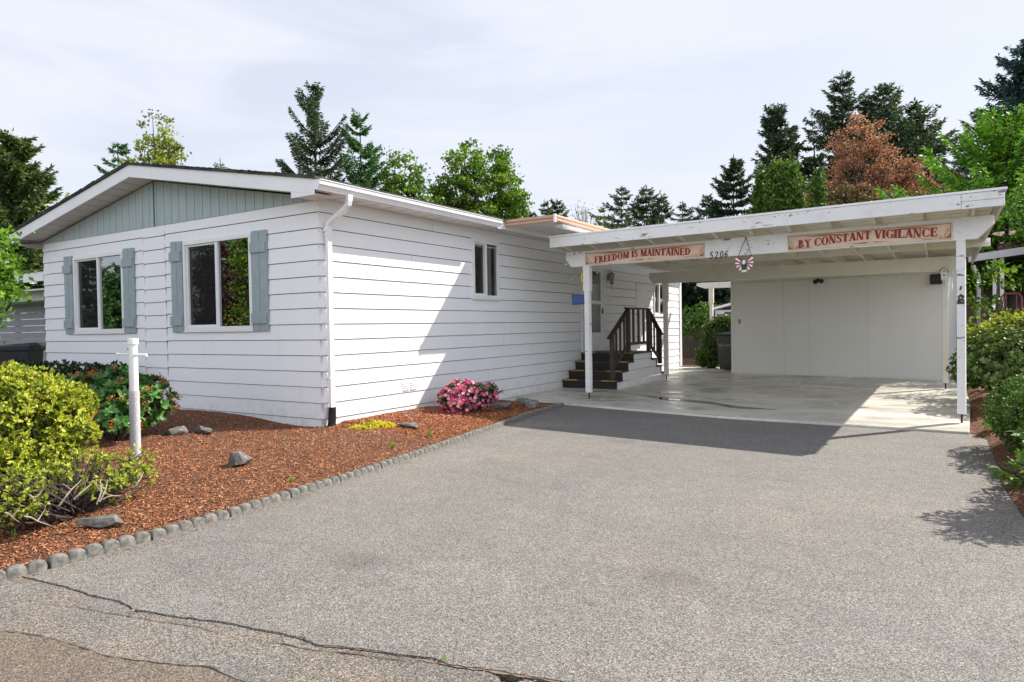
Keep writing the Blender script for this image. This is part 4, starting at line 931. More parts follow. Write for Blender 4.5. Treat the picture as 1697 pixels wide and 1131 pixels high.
q = MB(); q.prism([E2(x, y, .014) for x, y in ((-.12, .12), (-.2, -.1), (-.22, -.35), (-.1, -.56), (.1, -.56), (.22, -.35), (.2, -.1), (.12, .12))], -CV*.02); q.build('body', M['eagle'], eg, bevel=.003)
q = MB(); q.prism([E2(x, y, .022) for x, y in ((-.12, .02), (-.14, .22), (-.05, .38), (.08, .38), (.16, .22), (.13, .0), (0, -.06))], -CV*.022); q.build('head', M['white'], eg, bevel=.003)
q = MB(); q.prism([E2(x, y, .024) for x, y in ((-.13, .24), (-.20, .16), (-.13, .14))], -CV*.012); q.build('beak', M['beak'], eg)
q = MB(); q.prism([E2(x, y, .010) for x, y in ((-.14, -.52), (-.30, -.78), (-.1, -.72), (0, -.84), (.1, -.72), (.30, -.78), (.14, -.52))], -CV*.012); q.build('tail', M['white'], eg)
q = MB(); top = cl(uh, -.055, zh)
for sx in (-1, 1): q.tube([E2(sx*.72, .58), top], .0045, 6)
q.tube([top-CV*.02, top+CV*.015], .008, 8); q.build('cord', M['iron'], eg)

# ------------------------------------------------------------------ small things on the posts
b0 = Vector((7.08, 9.25, 0)); bp = b0 + Vector((-.02, -.12, 0)); zt_ = at(1566.5, 450, math.hypot(bp.x-CAM.x, bp.y-CAM.y)).z
bh = empty('birdhouse', (bp.x, bp.y, zt_-.1), 0, 'small pointed white birdhouse hung on the rear right carport post', 'birdhouse')
m = MB(); m.prism([(bp.x+x, bp.y-.05, zt_+z) for x, z in ((-.045, -.17), (.045, -.17), (.055, .0), (0, .055), (-.055, 0))], (0, .1, 0)); m.build('body', M['trim'], bh, bevel=.002)
m = MB(); m.beam((bp.x-.08, bp.y-.0, zt_-.02), (bp.x+.002, bp.y-.0, zt_+.075), .13, .012, (0, 1, 0)); m.beam((bp.x+.08, bp.y, zt_-.02), (bp.x-.002, bp.y, zt_+.075), .13, .012, (0, 1, 0))
m2 = MB()
for sx in (-1, 1): m2.hexa([(bp.x+sx*.078, bp.y-.065, zt_-.022), (bp.x, bp.y-.065, zt_+.062), (bp.x, bp.y+.06, zt_+.062), (bp.x+sx*.078, bp.y+.06, zt_-.022), (bp.x+sx*.082, bp.y-.065, zt_-.010), (bp.x, bp.y-.065, zt_+.078), (bp.x, bp.y+.06, zt_+.078), (bp.x+sx*.082, bp.y+.06, zt_-.010)])
m2.build('roof', M['almond'], bh)
m = MB(); 
for z, r_ in ((-.005, .014), (-.075, .016), (-.14, .008)): m.tube([(bp.x, bp.y-.0505, zt_+z), (bp.x, bp.y-.053, zt_+z)], r_, 12)
m.build('entry_hole', M['black'], bh)
m = MB(); m.prism([(bp.x-.025, bp.y-.03, zt_-.17), (bp.x+.025, bp.y-.03, zt_-.17), (bp.x, bp.y-.03, zt_-.34)], (0, .02, 0)); m.build('hanging_tip', M['pipe'], bh)
# iron scroll emblem on the front right post
p3 = Vector((7.24, 4.19, 0)); fc = p3-CV*.055; ze_ = at(1592, 496, (p3-CAM).xy.length).z
m = MB()
def FP(x, z): return fc + CU*x + Vector((0, 0, ze_+z))
for cx_, cz, r_ in ((.0, .02, .034), (.012, -.025, .024), (-.02, -.03, .018)):
    m.tube([FP(cx_+r_*(1-.5*i/20)*math.cos(i*.42), cz+r_*(1-.5*i/20)*math.sin(i*.42)) for i in range(20)], .006, 6)
m.beam(FP(-.045, -.055), FP(.045, -.055), .012, .012); m.tube([FP(-.03, -.05), FP(0, .07), FP(.03, -.05)], .006, 6)
tag(m.build('iron_emblem', M['iron']), 'small black iron scroll emblem on the front right carport post', 'emblem')
m = MB(); z5 = at(1592, 478, (p3-CAM).xy.length).z; m.prism([fc+CU*x+Vector((0, 0, z5+z)) for x, z in ((-.012, -.03), (.004, -.022), (.014, .02), (.006, .03), (-.008, .01))], -CV*.01)
tag(m.build('hook_plate', M['iron']), 'little dark hook plate above the scroll emblem', 'hook')
# blue box behind the front left post, yellow dial and thermometer stick
b1 = at(961, 497, 12.75)
bb = empty('blue_mailbox', tuple(b1), 0, 'blue plastic box fixed to the left carport post', 'mailbox')
m = MB(); m.hexa([b1+Vector(v)*1.15 for v in ((-.115, -.07, -.09), (.12, -.07, -.075), (.12, .07, -.075), (-.115, .07, -.065), (-.115, -.07, .08), (.12, -.07, .075), (.12, .07, .075), (-.115, .07, .08))]); m.build('body', M['blue'], bb, bevel=.02)
m = MB(); m.hexa([b1+Vector(v) for v in ((-.135, -.085, .05), (-.08, -.085, .06), (-.08, .085, .06), (-.135, .085, .05), (-.135, -.085, .09), (-.08, -.085, .095), (-.08, .085, .095), (-.135, .085, .09))]); m.build('lid', M['blue'], bb, bevel=.008)
m = MB(); m.beam(b1+Vector((.11, 0, 0)), cl(0, .04, b1.z), .03, .10); m.build('bracket', M['iron'], bb)
b2 = at(966.5, 460, 12.62); m = MB(); 
m.tube([b2+Vector((.035*math.cos(a), 0, .085*math.sin(a))) for a in [math.pi/2+math.pi*i/14 for i in range(15)]], .012, 8); m.tube([b2+Vector((-.03, .01, 0)), b2+Vector((.04, .01, 0))], .01, 6)
tag(m.build('yellow_hook', M['lemon'], smooth=True), 'curved yellow plastic hook high on the left carport post', 'hook')
m = MB(); m.tube([at(959, 451, 12.7), at(952, 459, 12.7), at(946, 465, 12.7)], [.004, .009, .012], 6); tag(m.build('chime_stick', M['almond']), 'thin tan stick hanging left of the front left post', 'stick')

# ------------------------------------------------------------------ wheelie bins
def bin_(loc, rz_, label, s=1.0, mark=True):
    r = empty('wheelie_bin', loc, rz_, label, 'trash bin', 'dark wheeled trash bins')
    Rm = Matrix.Translation(Vector(loc)) @ Matrix.Rotation(rz_, 4, 'Z')
    def T(p): return Rm @ (Vector(p)*s)
    def bx8(x, y, z0, X_, Y_, z1): return [T(v) for v in ((-x, -y, z0), (x, -y, z0), (x, y, z0), (-x, y, z0), (-X_, -Y_, z1), (X_, -Y_, z1), (X_, Y_, z1), (-X_, Y_, z1))]
    m = MB(); m.hexa(bx8(.22, .25, .03, .29, .33, .98)); m.hexa(bx8(.31, .35, .93, .315, .355, 1.0)); r.rotation_euler = (0, 0, 0)
    m.build('body', M['binp'], r, bevel=.02)
    m = MB(); m.hexa([T(v) for v in ((-.33, -.38, 1.003), (.33, -.38, 1.003), (.33, .36, 1.003), (-.33, .36, 1.003), (-.30, -.35, 1.04), (.30, -.35, 1.04), (.27, .33, 1.09), (-.27, .33, 1.09))]); m.build('lid', M['binp'], r, bevel=.015)
    m = MB(); m.tube([T((-.25, .39, .98)), T((.25, .39, .98))], .015, 8); m.build('handle', M['binp'], r)
    for sx in (-1, 1): m = MB(); m.tube([T((sx*.25, .26, .11)), T((sx*.30, .26, .11))], .11, 18); m.build('wheel', M['black'], r)
    if mark:
        m = MB(); 
        y_ = lambda z: -(.25+.08*(z-.03)/.95)-.004
        m.tube([T((-.15+.045*math.cos(a), y_(.72+.035*math.sin(a)), .72+.035*math.sin(a))) for a in [i*math.pi/6 for i in range(13)]], .007, 5)
        for k_ in range(4): x_ = -.06+k_*.06; m.tube([T((x_, y_(.69), .69)), T((x_+.012, y_(.75), .75)), T((x_+.03, y_(.70), .70)), T((x_+.045, y_(.74), .74))], .006, 5)
        m.build('emblem', M['curtain'], r)
    return r
bin_((1.92, 13.45, 0), rad(-10), 'dark wheeled bin beside the white shed under the carport')
bin_((-9.6, .35, 0), rad(-50), 'dark wheeled bin by the neighbouring house at the left', 1.08, False)
q_ = MB(); 
# ------------------------------------------------------------------ white utility post in the bed
up0 = (.145, -2.60)
upo = empty('utility_post', (up0[0], up0[1], 0), 0, 'white capped pipe post with a crossbar standing in the mulch', 'post')
MB().cyl((up0[0], up0[1], -.05), .049, .81, 20).build('sleeve', M['pipe'], upo)
MB().cyl((up0[0]+.002, up0[1], .7605), .043, .50, 20, .042).build('pipe', M['trim'], upo)
m = MB(); m.cyl((up0[0]+.003, up0[1], 1.225), .052, .062, 20, .050); m.build('cap', M['trim'], upo, bevel=.004)
m = MB(); m.tube([Vector((*up0, 1.13))-RT*.165, Vector((*up0, 1.13))-RT*.04], .011, 8); m.tube([Vector((*up0, 1.12))+RT*.04-_f*.04, Vector((*up0, 1.12))+RT*.165-_f*.05], .016, 10); m.build('crossbar', M['trim'], upo)
m = MB(); c_ = Vector((*up0, 1.18))-_f*.050-RT*.022; m.tube([c_, c_-_f*.006], .007, 8); m.build('bolt', M['iron'], upo)

# ------------------------------------------------------------------ rocks
def rock(x, y, z, sx, sy, sz, seed, label, mat='stone', rz_=0):
    r_ = random.Random(seed); m = MB(); import bmesh
    bm = bmesh.new(); 
    for _ in range(16):
        v = Vector((r_.gauss(0, 1), r_.gauss(0, 1), r_.gauss(0, 1))).normalized(); v = Vector((max(-.75, min(.75, v.x)), max(-.75, min(.75, v.y)), max(-.6, min(.6, v.z)))); bm.verts.new((v.x*sx, v.y*sy, v.z*sz))
    bmesh.ops.convex_hull(bm, input=bm.verts); 
    for v in [v for v in bm.verts if not v.link_faces]: bm.verts.remove(v)
    bmesh.ops.triangulate(bm, faces=bm.faces[:]); bmesh.ops.subdivide_edges(bm, edges=bm.edges[:], cuts=3, use_grid_fill=True)
    from mathutils import noise
    for v in bm.verts:
        d_ = noise.noise(v.co*14+Vector((seed, 0, 0)))*.012+noise.noise(v.co*34)*.006; v.co += v.co.normalized()*d_
    me = bpy.data.meshes.new('rock'); bm.to_mesh(me); bm.free(); me.materials.append(M[mat]); o = bpy.data.objects.new('rock', me); C.objects.link(o)
    o.location = (x, y, z); o.rotation_euler = (0, 0, rz_); tag(o, label, 'rock', 'dark rocks lying in the mulch')
rock(-.99, -1.48, .12, .17, .13, .10, 1, 'small dark grey rock, left of the pair by the wall')
rock(-.74, -1.22, .12, .24, .12, .09, 2, 'wide dark rock, right of the pair by the wall')
rock(1.36, -2.30, .13, .17, .12, .12, 3, 'angular grey rock alone in the middle of the mulch')
rock(2.20, -3.98, .075, .19, .09, .05, 4, 'low flat grey rock near the edging at lower left', rz_=.5)
rock(1.15, .42, .08, .20, .12, .05, 5, 'flat pale slab of rock right of the yellow flowers')
rock(.45, 3.30, .07, .24, .14, .12, 6, 'dark rock just behind the pink azalea')
rock(1.02, 2.85, .08, .22, .13, .11, 7, 'dark rock between azalea and edging')
rock(1.08, 3.35, .08, .14, .11, .11, 8, 'dark pointed rock nearest the concrete slab')
rock(1.34, 3.22, .08, .15, .12, .11, 9, 'pale rounded rock against the edging', 'paver')
rock(.35, 1.35, .05, .24, .12, .08, 10, 'dark rock at the foot of the wall left of the azalea')
rock(8.05, 5.55, .12, .22, .16, .10, 11, 'pale grey rock in the mulch behind the right post', 'paver')

# ------------------------------------------------------------------ vegetation
def unit(v): return v/np.maximum(np.linalg.norm(v, axis=-1, keepdims=True), 1e-9)
def leafquads(P, A, B, bend=.0):
    """diamond leaves: base P, long axis A, half width B"""
    Nn = unit(np.cross(A, B)); d = Nn*np.linalg.norm(A, axis=1, keepdims=True)*bend
    return np.stack([P, P+A*.45+B, P+A-d, P+A*.45-B], 1).reshape(-1, 3)
def rdirs(R, n_, zlo=-1): 
    v = R.normal(size=(n_, 3)); v = unit(v); v[:, 2] = np.where(v[:, 2] < zlo, -v[:, 2], v[:, 2]); return v
def perp(A, R):
    r_ = R.normal(size=A.shape); return unit(np.cross(A, r_))

LM = dict(
    azalea=leafmat('azalea_leaves', (.06, .10, .012), (.31, .37, .032), (.68, .66, .10), .30, .5),
    low=leafmat('low_azalea_leaves', (.06, .10, .015), (.29, .36, .035), (.55, .56, .09), .30, .5),
    rhodo=leafmat('rhododendron_leaves', (.02, .065, .018), (.07, .19, .04), (.22, .38, .09), .15, .3),
    bloom=leafmat('spent_orange_blooms', (.25, .05, .015), (.60, .15, .04), (.78, .36, .10), .25, .6),
    hedge=leafmat('dark_hedge_leaves', (.008, .022, .008), (.018, .045, .014), (.035, .075, .02), .1, .5),
    pinkf=leafmat('pink_petals', (.62, .06, .22), (.84, .17, .38), (.95, .60, .64), .3, .6),
    pinkl=leafmat('pink_azalea_leaves', (.02, .04, .012), (.07, .13, .025), (.20, .29, .06), .2, .5),
    sedum=leafmat('yellow_sedum', (.30, .32, .02), (.68, .58, .03), (.85, .76, .10), .2, .6),
    weed=leafmat('weed_leaves', (.10, .18, .03), (.24, .38, .06), (.38, .50, .12), .3, .5),
    juniper=leafmat('juniper_needles', (.02, .055, .012), (.09, .18, .026), (.24, .36, .06), .15, .5),
    varieg=leafmat('glossy_holly_leaves', (.02, .05, .015), (.085, .15, .03), (.28, .36, .09), .1, .22),
    ivy=leafmat('ivy_leaves', (.02, .05, .012), (.07, .14, .025), (.24, .34, .06), .2, .4),
    fir=leafmat('dark_fir_needles', (.018, .038, .022), (.055, .095, .045), (.14, .19, .08), .18, .6),
    firolive=leafmat('olive_conifer_needles', (.025, .045, .014), (.085, .135, .038), (.22, .30, .08), .2, .6),
    firgreen=leafmat('green_fir_needles', (.02, .055, .018), (.065, .17, .045), (.16, .32, .08), .25, .5),
    bluespruce=leafmat('blue_spruce_needles', (.012, .032, .030), (.035, .085, .075), (.09, .17, .14), .1, .6),
    lime=leafmat('lime_fir_needles', (.025, .08, .01), (.13, .31, .02), (.36, .54, .05), .25, .5),
    decid=leafmat('bright_green_leaves', (.03, .06, .008), (.12, .22, .02), (.32, .44, .05), .38, .5),
    decid2=leafmat('yellow_green_leaves', (.08, .11, .014), (.24, .28, .035), (.45, .45, .08), .38, .5),
    maple=leafmat('left_maple_leaves', (.04, .10, .012), (.14, .28, .025), (.32, .46, .06), .35, .4),
    copper=leafmat('copper_red_leaves', (.13, .06, .035), (.38, .16, .115), (.62, .37, .28), .35, .6),
    olive=leafmat('bronze_olive_leaves', (.07, .06, .025), (.20, .15, .055), (.38, .24, .12), .25, .6),
    thuja=leafmat('arborvitae_scales', (.03, .06, .01), (.09, .165, .02), (.22, .34, .05), .2, .6),
    bramble=leafmat('bramble_leaves', (.03, .07, .012), (.10, .22, .03), (.28, .42, .07), .35, .4),
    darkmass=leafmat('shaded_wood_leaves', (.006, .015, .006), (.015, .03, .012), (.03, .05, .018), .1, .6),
    purple=leafmat('purple_leaves', (.03, .008, .012), (.08, .02, .025), (.16, .05, .05), .2, .5))

def conifer(name, x, y, H, R_, lm, label, seed, z0=.8, gap=.45, per=6, p=.85, tipup=.25, droop=-.25, nl=14, spray=.34, ragged=.35, group='trees beyond the houses', dens=1.0, gaps=0.0, lean=(0, 0), cat='tree'):
    R = np.random.default_rng(seed); t = empty(name, (x, y, 0), 0, label, cat, group)
    m = MB(); k = 8; m.tube([(x+lean[0]*(i/k)**2, y+lean[1]*(i/k)**2, H*i/k) for i in range(k+1)], [max(.012, H*.013*(1-i/k)+.01) for i in range(k+1)], 7); brs = []
    Ps, As, Bs, Ts = [], [], [], []
    z = z0; spray *= .62
    while z < H*.985:
        f = (z-z0)/(H-z0); Lr = R_*(1-f)**p + .12
        n_ = max(3, int(per*(1-.45*f)))
        for j in range(n_):
            if R.random() < gaps*(1-f*.5): continue
            az = R.uniform(0, 2*np.pi); L = Lr*R.uniform(1-ragged, 1+ragged*.35); el = droop+(tipup-droop)*f+R.normal(0, .08)+.25*f
            s = np.linspace(.06, 1, max(5, int(nl*1.7*(L/R_)*dens)+4))
            hx, hy = np.cos(az), np.sin(az)
            cx0 = x+lean[0]*(z/H)**2; cy0 = y+lean[1]*(z/H)**2
            rz_ = z + L*(np.tan(el)*s + .22*s**2*(1-f) ) - L*.12*np.sin(np.pi*s)
            bp_ = np.stack([cx0+hx*L*s, cy0+hy*L*s, rz_], 1)
            if L > .35 and f < .95: brs.append([(cx0, cy0, z), tuple(bp_[len(bp_)//2]), tuple(bp_[-1])])
            tw = .07+.24*L*np.minimum(1, s*3+.3)*(1-s)**.8
            for side in (-1, 1):
                ang = az + side*R.uniform(.7, 1.15, len(s))
                td = np.stack([np.cos(ang), np.sin(ang), R.normal(-.12, .18, len(s))], 1); td = unit(td)
                for q_ in (.15, .4, .65, .95):
                    c0 = bp_ + td*(tw*q_)[:, None]
                    sel = R.random(len(s)) < (.95 if q_ < .9 else .8)
                    if q_ > .5: sel &= tw > spray*.5
                    A = unit(td+R.normal(0, .35, td.shape))*(spray*R.uniform(.6, 1.2, len(s)))[:, None]
                    B = perp(A, R)*(spray*.15*R.uniform(.7, 1.4, len(s)))[:, None]
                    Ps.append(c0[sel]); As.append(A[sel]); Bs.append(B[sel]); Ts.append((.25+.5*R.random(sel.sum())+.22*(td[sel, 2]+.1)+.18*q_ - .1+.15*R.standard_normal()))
            A = unit(np.stack([hx+0*s, hy+0*s, .25+0*s], 1)+R.normal(0, .3, (len(s), 3)))*spray; Ps.append(bp_); As.append(A); Bs.append(perp(A, R)*spray*.15); Ts.append(.4+.4*R.random(len(s)))
        z += gap*R.uniform(.7, 1.3)*(1-.45*f)
    # leader
    tp = np.array([[x+lean[0], y+lean[1], H-.35]])+R.normal(0, .04, (10, 3))*[1, 1, 4]; A = np.tile([[0, 0, spray*.8]], (10, 1))+R.normal(0, .08, (10, 3)); Ps.append(tp); As.append(A); Bs.append(perp(A, R)*spray*.1); Ts.append(np.full(10, .5))
    P, A, B = map(np.concatenate, (Ps, As, Bs)); tn = np.clip(np.concatenate(Ts), 0, 1)
    for b in brs: m.tube(b, [.035, .02, .008], 4, False)
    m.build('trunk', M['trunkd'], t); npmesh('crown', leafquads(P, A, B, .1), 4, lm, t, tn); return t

def blobpts(R, blobs, n_, shell=.55):
    wts = np.array([b[3]*b[4]*b[5] for b in blobs])**(2/3.); wts /= wts.sum(); out, nr = [], []
    for b, k_ in zip(blobs, R.multinomial(n_, wts)):
        d = rdirs(R, k_); r_ = (shell+(1-shell)*R.random(k_)**.5)
        d2 = d*(1+.14*np.sin(d[:, :1]*5+b[0]*3)*np.cos(d[:, 1:2]*6+b[1]))
        out.append(np.array(b[:3])+d2*np.array(b[3:6])*r_[:, None]); nr.append(d)
    return np.concatenate(out), np.concatenate(nr)

def broadleaf(name, x, y, H, blobs, lm, label, seed, ncl=160, per=45, leaf=.13, cr=.42, trunk=True, th=None, group='trees beyond the houses', shell=.35, twigs=True, cat='tree', tr=None):
    """blobs: (dx,dy,z,rx,ry,rz) relative to the base"""
    R = np.random.default_rng(seed); t = empty(name, (x, y, 0), 0, label, cat, group)
    B_ = [(x+b[0], y+b[1], b[2], b[3], b[4], b[5]) for b in blobs]
    cl_, _ = blobpts(R, B_, ncl, shell)
    m = MB(); th = th or min(b[2]-b[5]*.6 for b in B_); th = max(.3, th); tr = tr or max(.05, H*.018)
    topc = Vector((x, y, H*.75)); m.tube([(x, y, -.1), (x+.05, y, th*.6), (x, y+.05, th), ((x+topc.x)/2, (y+topc.y)/2, (th+topc.z)/2), tuple(topc)], [tr*1.2, tr, tr*.85, tr*.55, tr*.15], 8)
    if twigs:
        for c_ in cl_[::2]:
            zs = th+(c_[2]-th)*.35*R.random(); a = Vector((x, y, max(th*.8, min(zs, H*.7)))); b = Vector(c_); mid = (a+b)/2+Vector((R.normal(0, .12), R.normal(0, .12), -.1*(b-a).length*.5)); m.tube([a, mid, b], [tr*.32, tr*.17, .008], 5, False)
    m.build('trunk', M['bark'], t)
    sz = cr*R.uniform(.55, 1.35, len(cl_)); P = np.repeat(cl_, per, 0) + R.normal(0, 1, (len(cl_)*per, 3))*np.repeat(sz, per)[:, None]*[1, 1, .55]*.6
    n_ = len(P); A = unit(R.normal(0, 1, (n_, 3))+[0, 0, -.2])*(leaf*R.uniform(.6, 1.3, n_))[:, None]; Bv = perp(A, R)*(leaf*.34*R.uniform(.8, 1.2, n_))[:, None]
    tn = np.clip(np.repeat(R.normal(.45, .14, len(cl_)), per)+R.normal(0, .17, n_), 0, 1)
    npmesh('crown', leafquads(P, A, Bv, .12), 4, lm, t, tn); return t

def shrub(name, x, y, blobs, lm, label, seed, n_=3000, ros=6, leaf=.035, width=.33, shell=.78, up=.35, cat='shrub', group=None, extra=None, twig='bark', inner=True, tonesd=.16, tonemu=.5, lump=.0):
    R = np.random.default_rng(seed); t = empty(name, (x, y, 0), 0, label, cat, group)
    B_ = [(x+b[0], y+b[1], b[2], b[3], b[4], b[5]) for b in blobs]
    P, D = blobpts(R, B_, n_, shell)
    keep = P[:, 2] > .06; P, D = P[keep], D[keep]
    if lump:                                     # clumped density
        f = np.sin(P[:, 0]*9+seed)*np.sin(P[:, 1]*8.3+1)*np.sin(P[:, 2]*10+2); keep = f > -lump*R.random(len(P))*1.3; P, D = P[keep], D[keep]
    dirs = unit(D+[0, 0, up]+R.normal(0, .25, D.shape))
    Pr = np.repeat(P, ros, 0); Dr = np.repeat(dirs, ros, 0); k = len(Pr)
    A = unit(Dr*.6+R.normal(0, .55, (k, 3)))*(leaf*R.uniform(.6, 1.25, k))[:, None]; Bv = unit(np.cross(A, Dr)+1e-4)*(leaf*width*R.uniform(.8, 1.2, k))[:, None]
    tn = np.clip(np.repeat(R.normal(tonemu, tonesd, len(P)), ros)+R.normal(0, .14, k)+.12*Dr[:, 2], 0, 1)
    m = MB()
    for c_ in P[::max(1, len(P)//260)]:
        a = Vector((x+R.normal(0, .05), y+R.normal(0, .05), .0)); b = Vector(c_); mid = a.lerp(b, .5)+Vector((R.normal(0, .04), R.normal(0, .04), R.normal(0, .04))); m.tube([a, mid, b], [.010, .006, .003], 5, False)
    m.build('stems', M[twig], t); npmesh('foliage', leafquads(Pr, A, Bv, .15), 4, lm, t, tn)
    if inner:
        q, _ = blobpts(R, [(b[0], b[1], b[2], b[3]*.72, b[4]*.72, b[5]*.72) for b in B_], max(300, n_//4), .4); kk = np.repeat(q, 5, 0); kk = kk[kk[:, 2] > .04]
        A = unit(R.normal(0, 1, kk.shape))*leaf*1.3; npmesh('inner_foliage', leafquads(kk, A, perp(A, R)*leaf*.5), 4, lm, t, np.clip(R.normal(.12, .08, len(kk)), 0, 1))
    if extra: extra(t, R, P, D)
    return t

# --- the big yellow green azalea at the left, placed from its photo outline
def bl(xp, yp, D, r, rz_=None, ry=None):
    p = at(xp, yp, D); return (p.x, p.y, p.z, r, ry or r, rz_ or r*.9)
bx0 = at(70, 760, 7.4); X0, Y0_ = bx0.x, bx0.y
def rel(L): return [(b[0]-X0, b[1]-Y0_, b[2], b[3], b[4], b[5]) for b in L]
def redtips(t, R, P, D):
    s = R.choice(len(P), 260, replace=False); Q = np.repeat(P[s]+D[s]*.012, 4, 0); A = unit(R.normal(0, 1, Q.shape)+[0, 0, .4])*.022
    npmesh('red_tips', leafquads(Q, A, perp(A, R)*.007), 4, LM['bloom'], t, R.random(len(Q)))
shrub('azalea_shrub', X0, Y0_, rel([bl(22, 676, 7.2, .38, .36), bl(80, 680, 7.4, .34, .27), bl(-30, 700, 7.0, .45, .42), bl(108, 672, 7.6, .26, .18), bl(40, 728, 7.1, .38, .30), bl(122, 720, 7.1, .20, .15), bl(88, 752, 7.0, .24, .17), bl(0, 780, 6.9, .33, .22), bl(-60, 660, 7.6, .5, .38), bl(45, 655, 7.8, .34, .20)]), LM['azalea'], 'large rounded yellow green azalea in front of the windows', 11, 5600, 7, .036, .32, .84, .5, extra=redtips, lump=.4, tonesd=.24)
bx0 = at(120, 825, 5.9); X0, Y0_ = bx0.x, bx0.y
def deadtwigs(t, R, P, D):
    for a, b, c_, d in (((98, 838), (118, 812), (136, 795), 5.35), ((122, 828), (140, 812), (152, 802), 5.4), ((160, 836), (168, 815), (166, 796), 5.3), ((165, 832), (175, 812), (178, 796), 5.4), ((40, 856), (62, 864), (85, 872), 5.05), ((170, 828), (185, 822), (200, 822), 5.3), ((48, 820), (56, 832), (70, 836), 5.2), ((225, 805), (232, 795), (238, 783), 5.7), ((8, 850), (20, 858), (32, 866), 5.1)):
        m = MB(); pts_ = [at(*a, d), at(*b, d+.03), at(*c_, d+.1)]; pts_[0].z = max(.05, pts_[0].z); m.tube([pts_[0], pts_[0].lerp(pts_[1], .5)+Vector((.008, .0, .008)), pts_[1], pts_[2]], [.006, .0055, .0045, .002], 6)
        m.tube([pts_[1], pts_[1]+Vector((R.normal(0, .05), R.normal(0, .05), .06))], [.004, .002], 5); m.build('dead_twig', M['twig'], t)
shrub('azalea_shrub', X0, Y0_, rel([bl(45, 822, 5.6, .20, .13), bl(25, 838, 5.4, .19, .11), bl(80, 790, 5.9, .20, .12), bl(118, 775, 6.1, .20, .11), bl(150, 768, 6.2, .20, .12), bl(190, 770, 6.3, .18, .11), bl(228, 765, 6.3, .13, .12), bl(120, 815, 5.6, .13, .08), bl(172, 800, 5.8, .15, .10), bl(200, 812, 5.7, .10, .09), bl(240, 792, 6.1, .09, .10), bl(70, 810, 5.6, .12, .10), bl(-15, 820, 5.4, .3, .2), bl(205, 785, 6.0, .16, .09)]), LM['low'], 'low sprawling yellow green azalea around the foot of the pipe post', 12, 820, 6, .032, .32, .5, .6, extra=deadtwigs, inner=False, lump=.35, tonesd=.2)

# --- rhododendron with spent orange blooms
def whorls(name, x, y, blobs, lm, label, seed, n_, leaf, cat='shrub', bloom=60, wid=.24, group=None, nlf=9):
    R = np.random.default_rng(seed); t = empty(name, (x, y, 0), 0, label, cat, group); B_ = [(x+b[0], y+b[1], b[2], b[3], b[4], b[5]) for b in blobs]
    P, D = blobpts(R, B_, n_, .72); keep = P[:, 2] > .08; P, D = P[keep], D[keep]; ax = unit(D+[0, 0, .5])
    e1 = perp(ax, R); e2 = np.cross(ax, e1); Ps, As, Bs, Ts = [], [], [], []
    for k_ in range(nlf):
        a = 2*np.pi*k_/nlf+R.normal(0, .2, len(P)); rad_ = e1*np.cos(a)[:, None]+e2*np.sin(a)[:, None]; lift = R.uniform(-.15, .7, len(P))[:, None]
        A = unit(rad_+ax*lift)*(leaf*R.uniform(.7, 1.15, len(P)))[:, None]; Bv = unit(np.cross(A, ax))*leaf*wid
        Ps.append(P); As.append(A); Bs.append(Bv); Ts.append(np.clip(.5+R.normal(0, .2, len(P)), 0, 1))
    Ps, As, Bs = map(np.concatenate, (Ps, As, Bs))
    Nn = unit(np.cross(As, Bs)); V = np.stack([Ps, Ps+As*.3+Bs*.8, Ps+As*.7+Bs, Ps+As-Nn*leaf*.12, Ps+As*.7-Bs, Ps+As*.3-Bs*.8], 1).reshape(-1, 3)
    npmesh('foliage', V, 6, lm, t, np.concatenate(Ts))
    m = MB()
    for c_ in P[::max(1, len(P)//120)]: m.tube([(x, y, 0), tuple(Vector((x, y, .1)).lerp(Vector(c_), .5)), tuple(c_)], [.014, .009, .005], 5, False)
    m.build('stems', M['bark'], t)
    if bloom:
        s = R.choice(len(P), min(len(P), bloom), replace=False); Q = np.repeat(P[s]+ax[s]*leaf*.35, 26, 0)+R.normal(0, .022, (len(s)*26, 3)); A = unit(R.normal(0, 1, Q.shape)+[0, 0, .3])*.036
        npmesh('spent_blooms', leafquads(Q, A, perp(A, R)*.009), 4, LM['bloom'], t, R.random(len(Q)))
    return t
bx0 = at(190, 700, 9.3); X0, Y0_ = bx0.x, bx0.y
whorls('rhododendron', X0, Y0_, rel([bl(165, 660, 9.6, .42, .30), bl(200, 655, 9.5, .38, .32), bl(232, 668, 9.4, .30, .28), bl(258, 662, 9.6, .20, .18), bl(190, 690, 9.0, .25, .16), bl(135, 650, 9.9, .35, .22), bl(250, 640, 9.9, .15, .12)]), LM['rhodo'], 'dark rhododendron with spent orange blooms behind the pipe post', 21, 440, .092, bloom=95)
bx0 = at(100, 640, 12.0)
shrub('clipped_hedge', -5.9, -.55, [(-1.6+.8*i, .0, .5, .62, .30, .36+.0*i) for i in range(5)], LM['hedge'], 'low dark green clipped hedge against the front wall', 22, 2600, 6, .045, .35, .85, .3, cat='hedge')
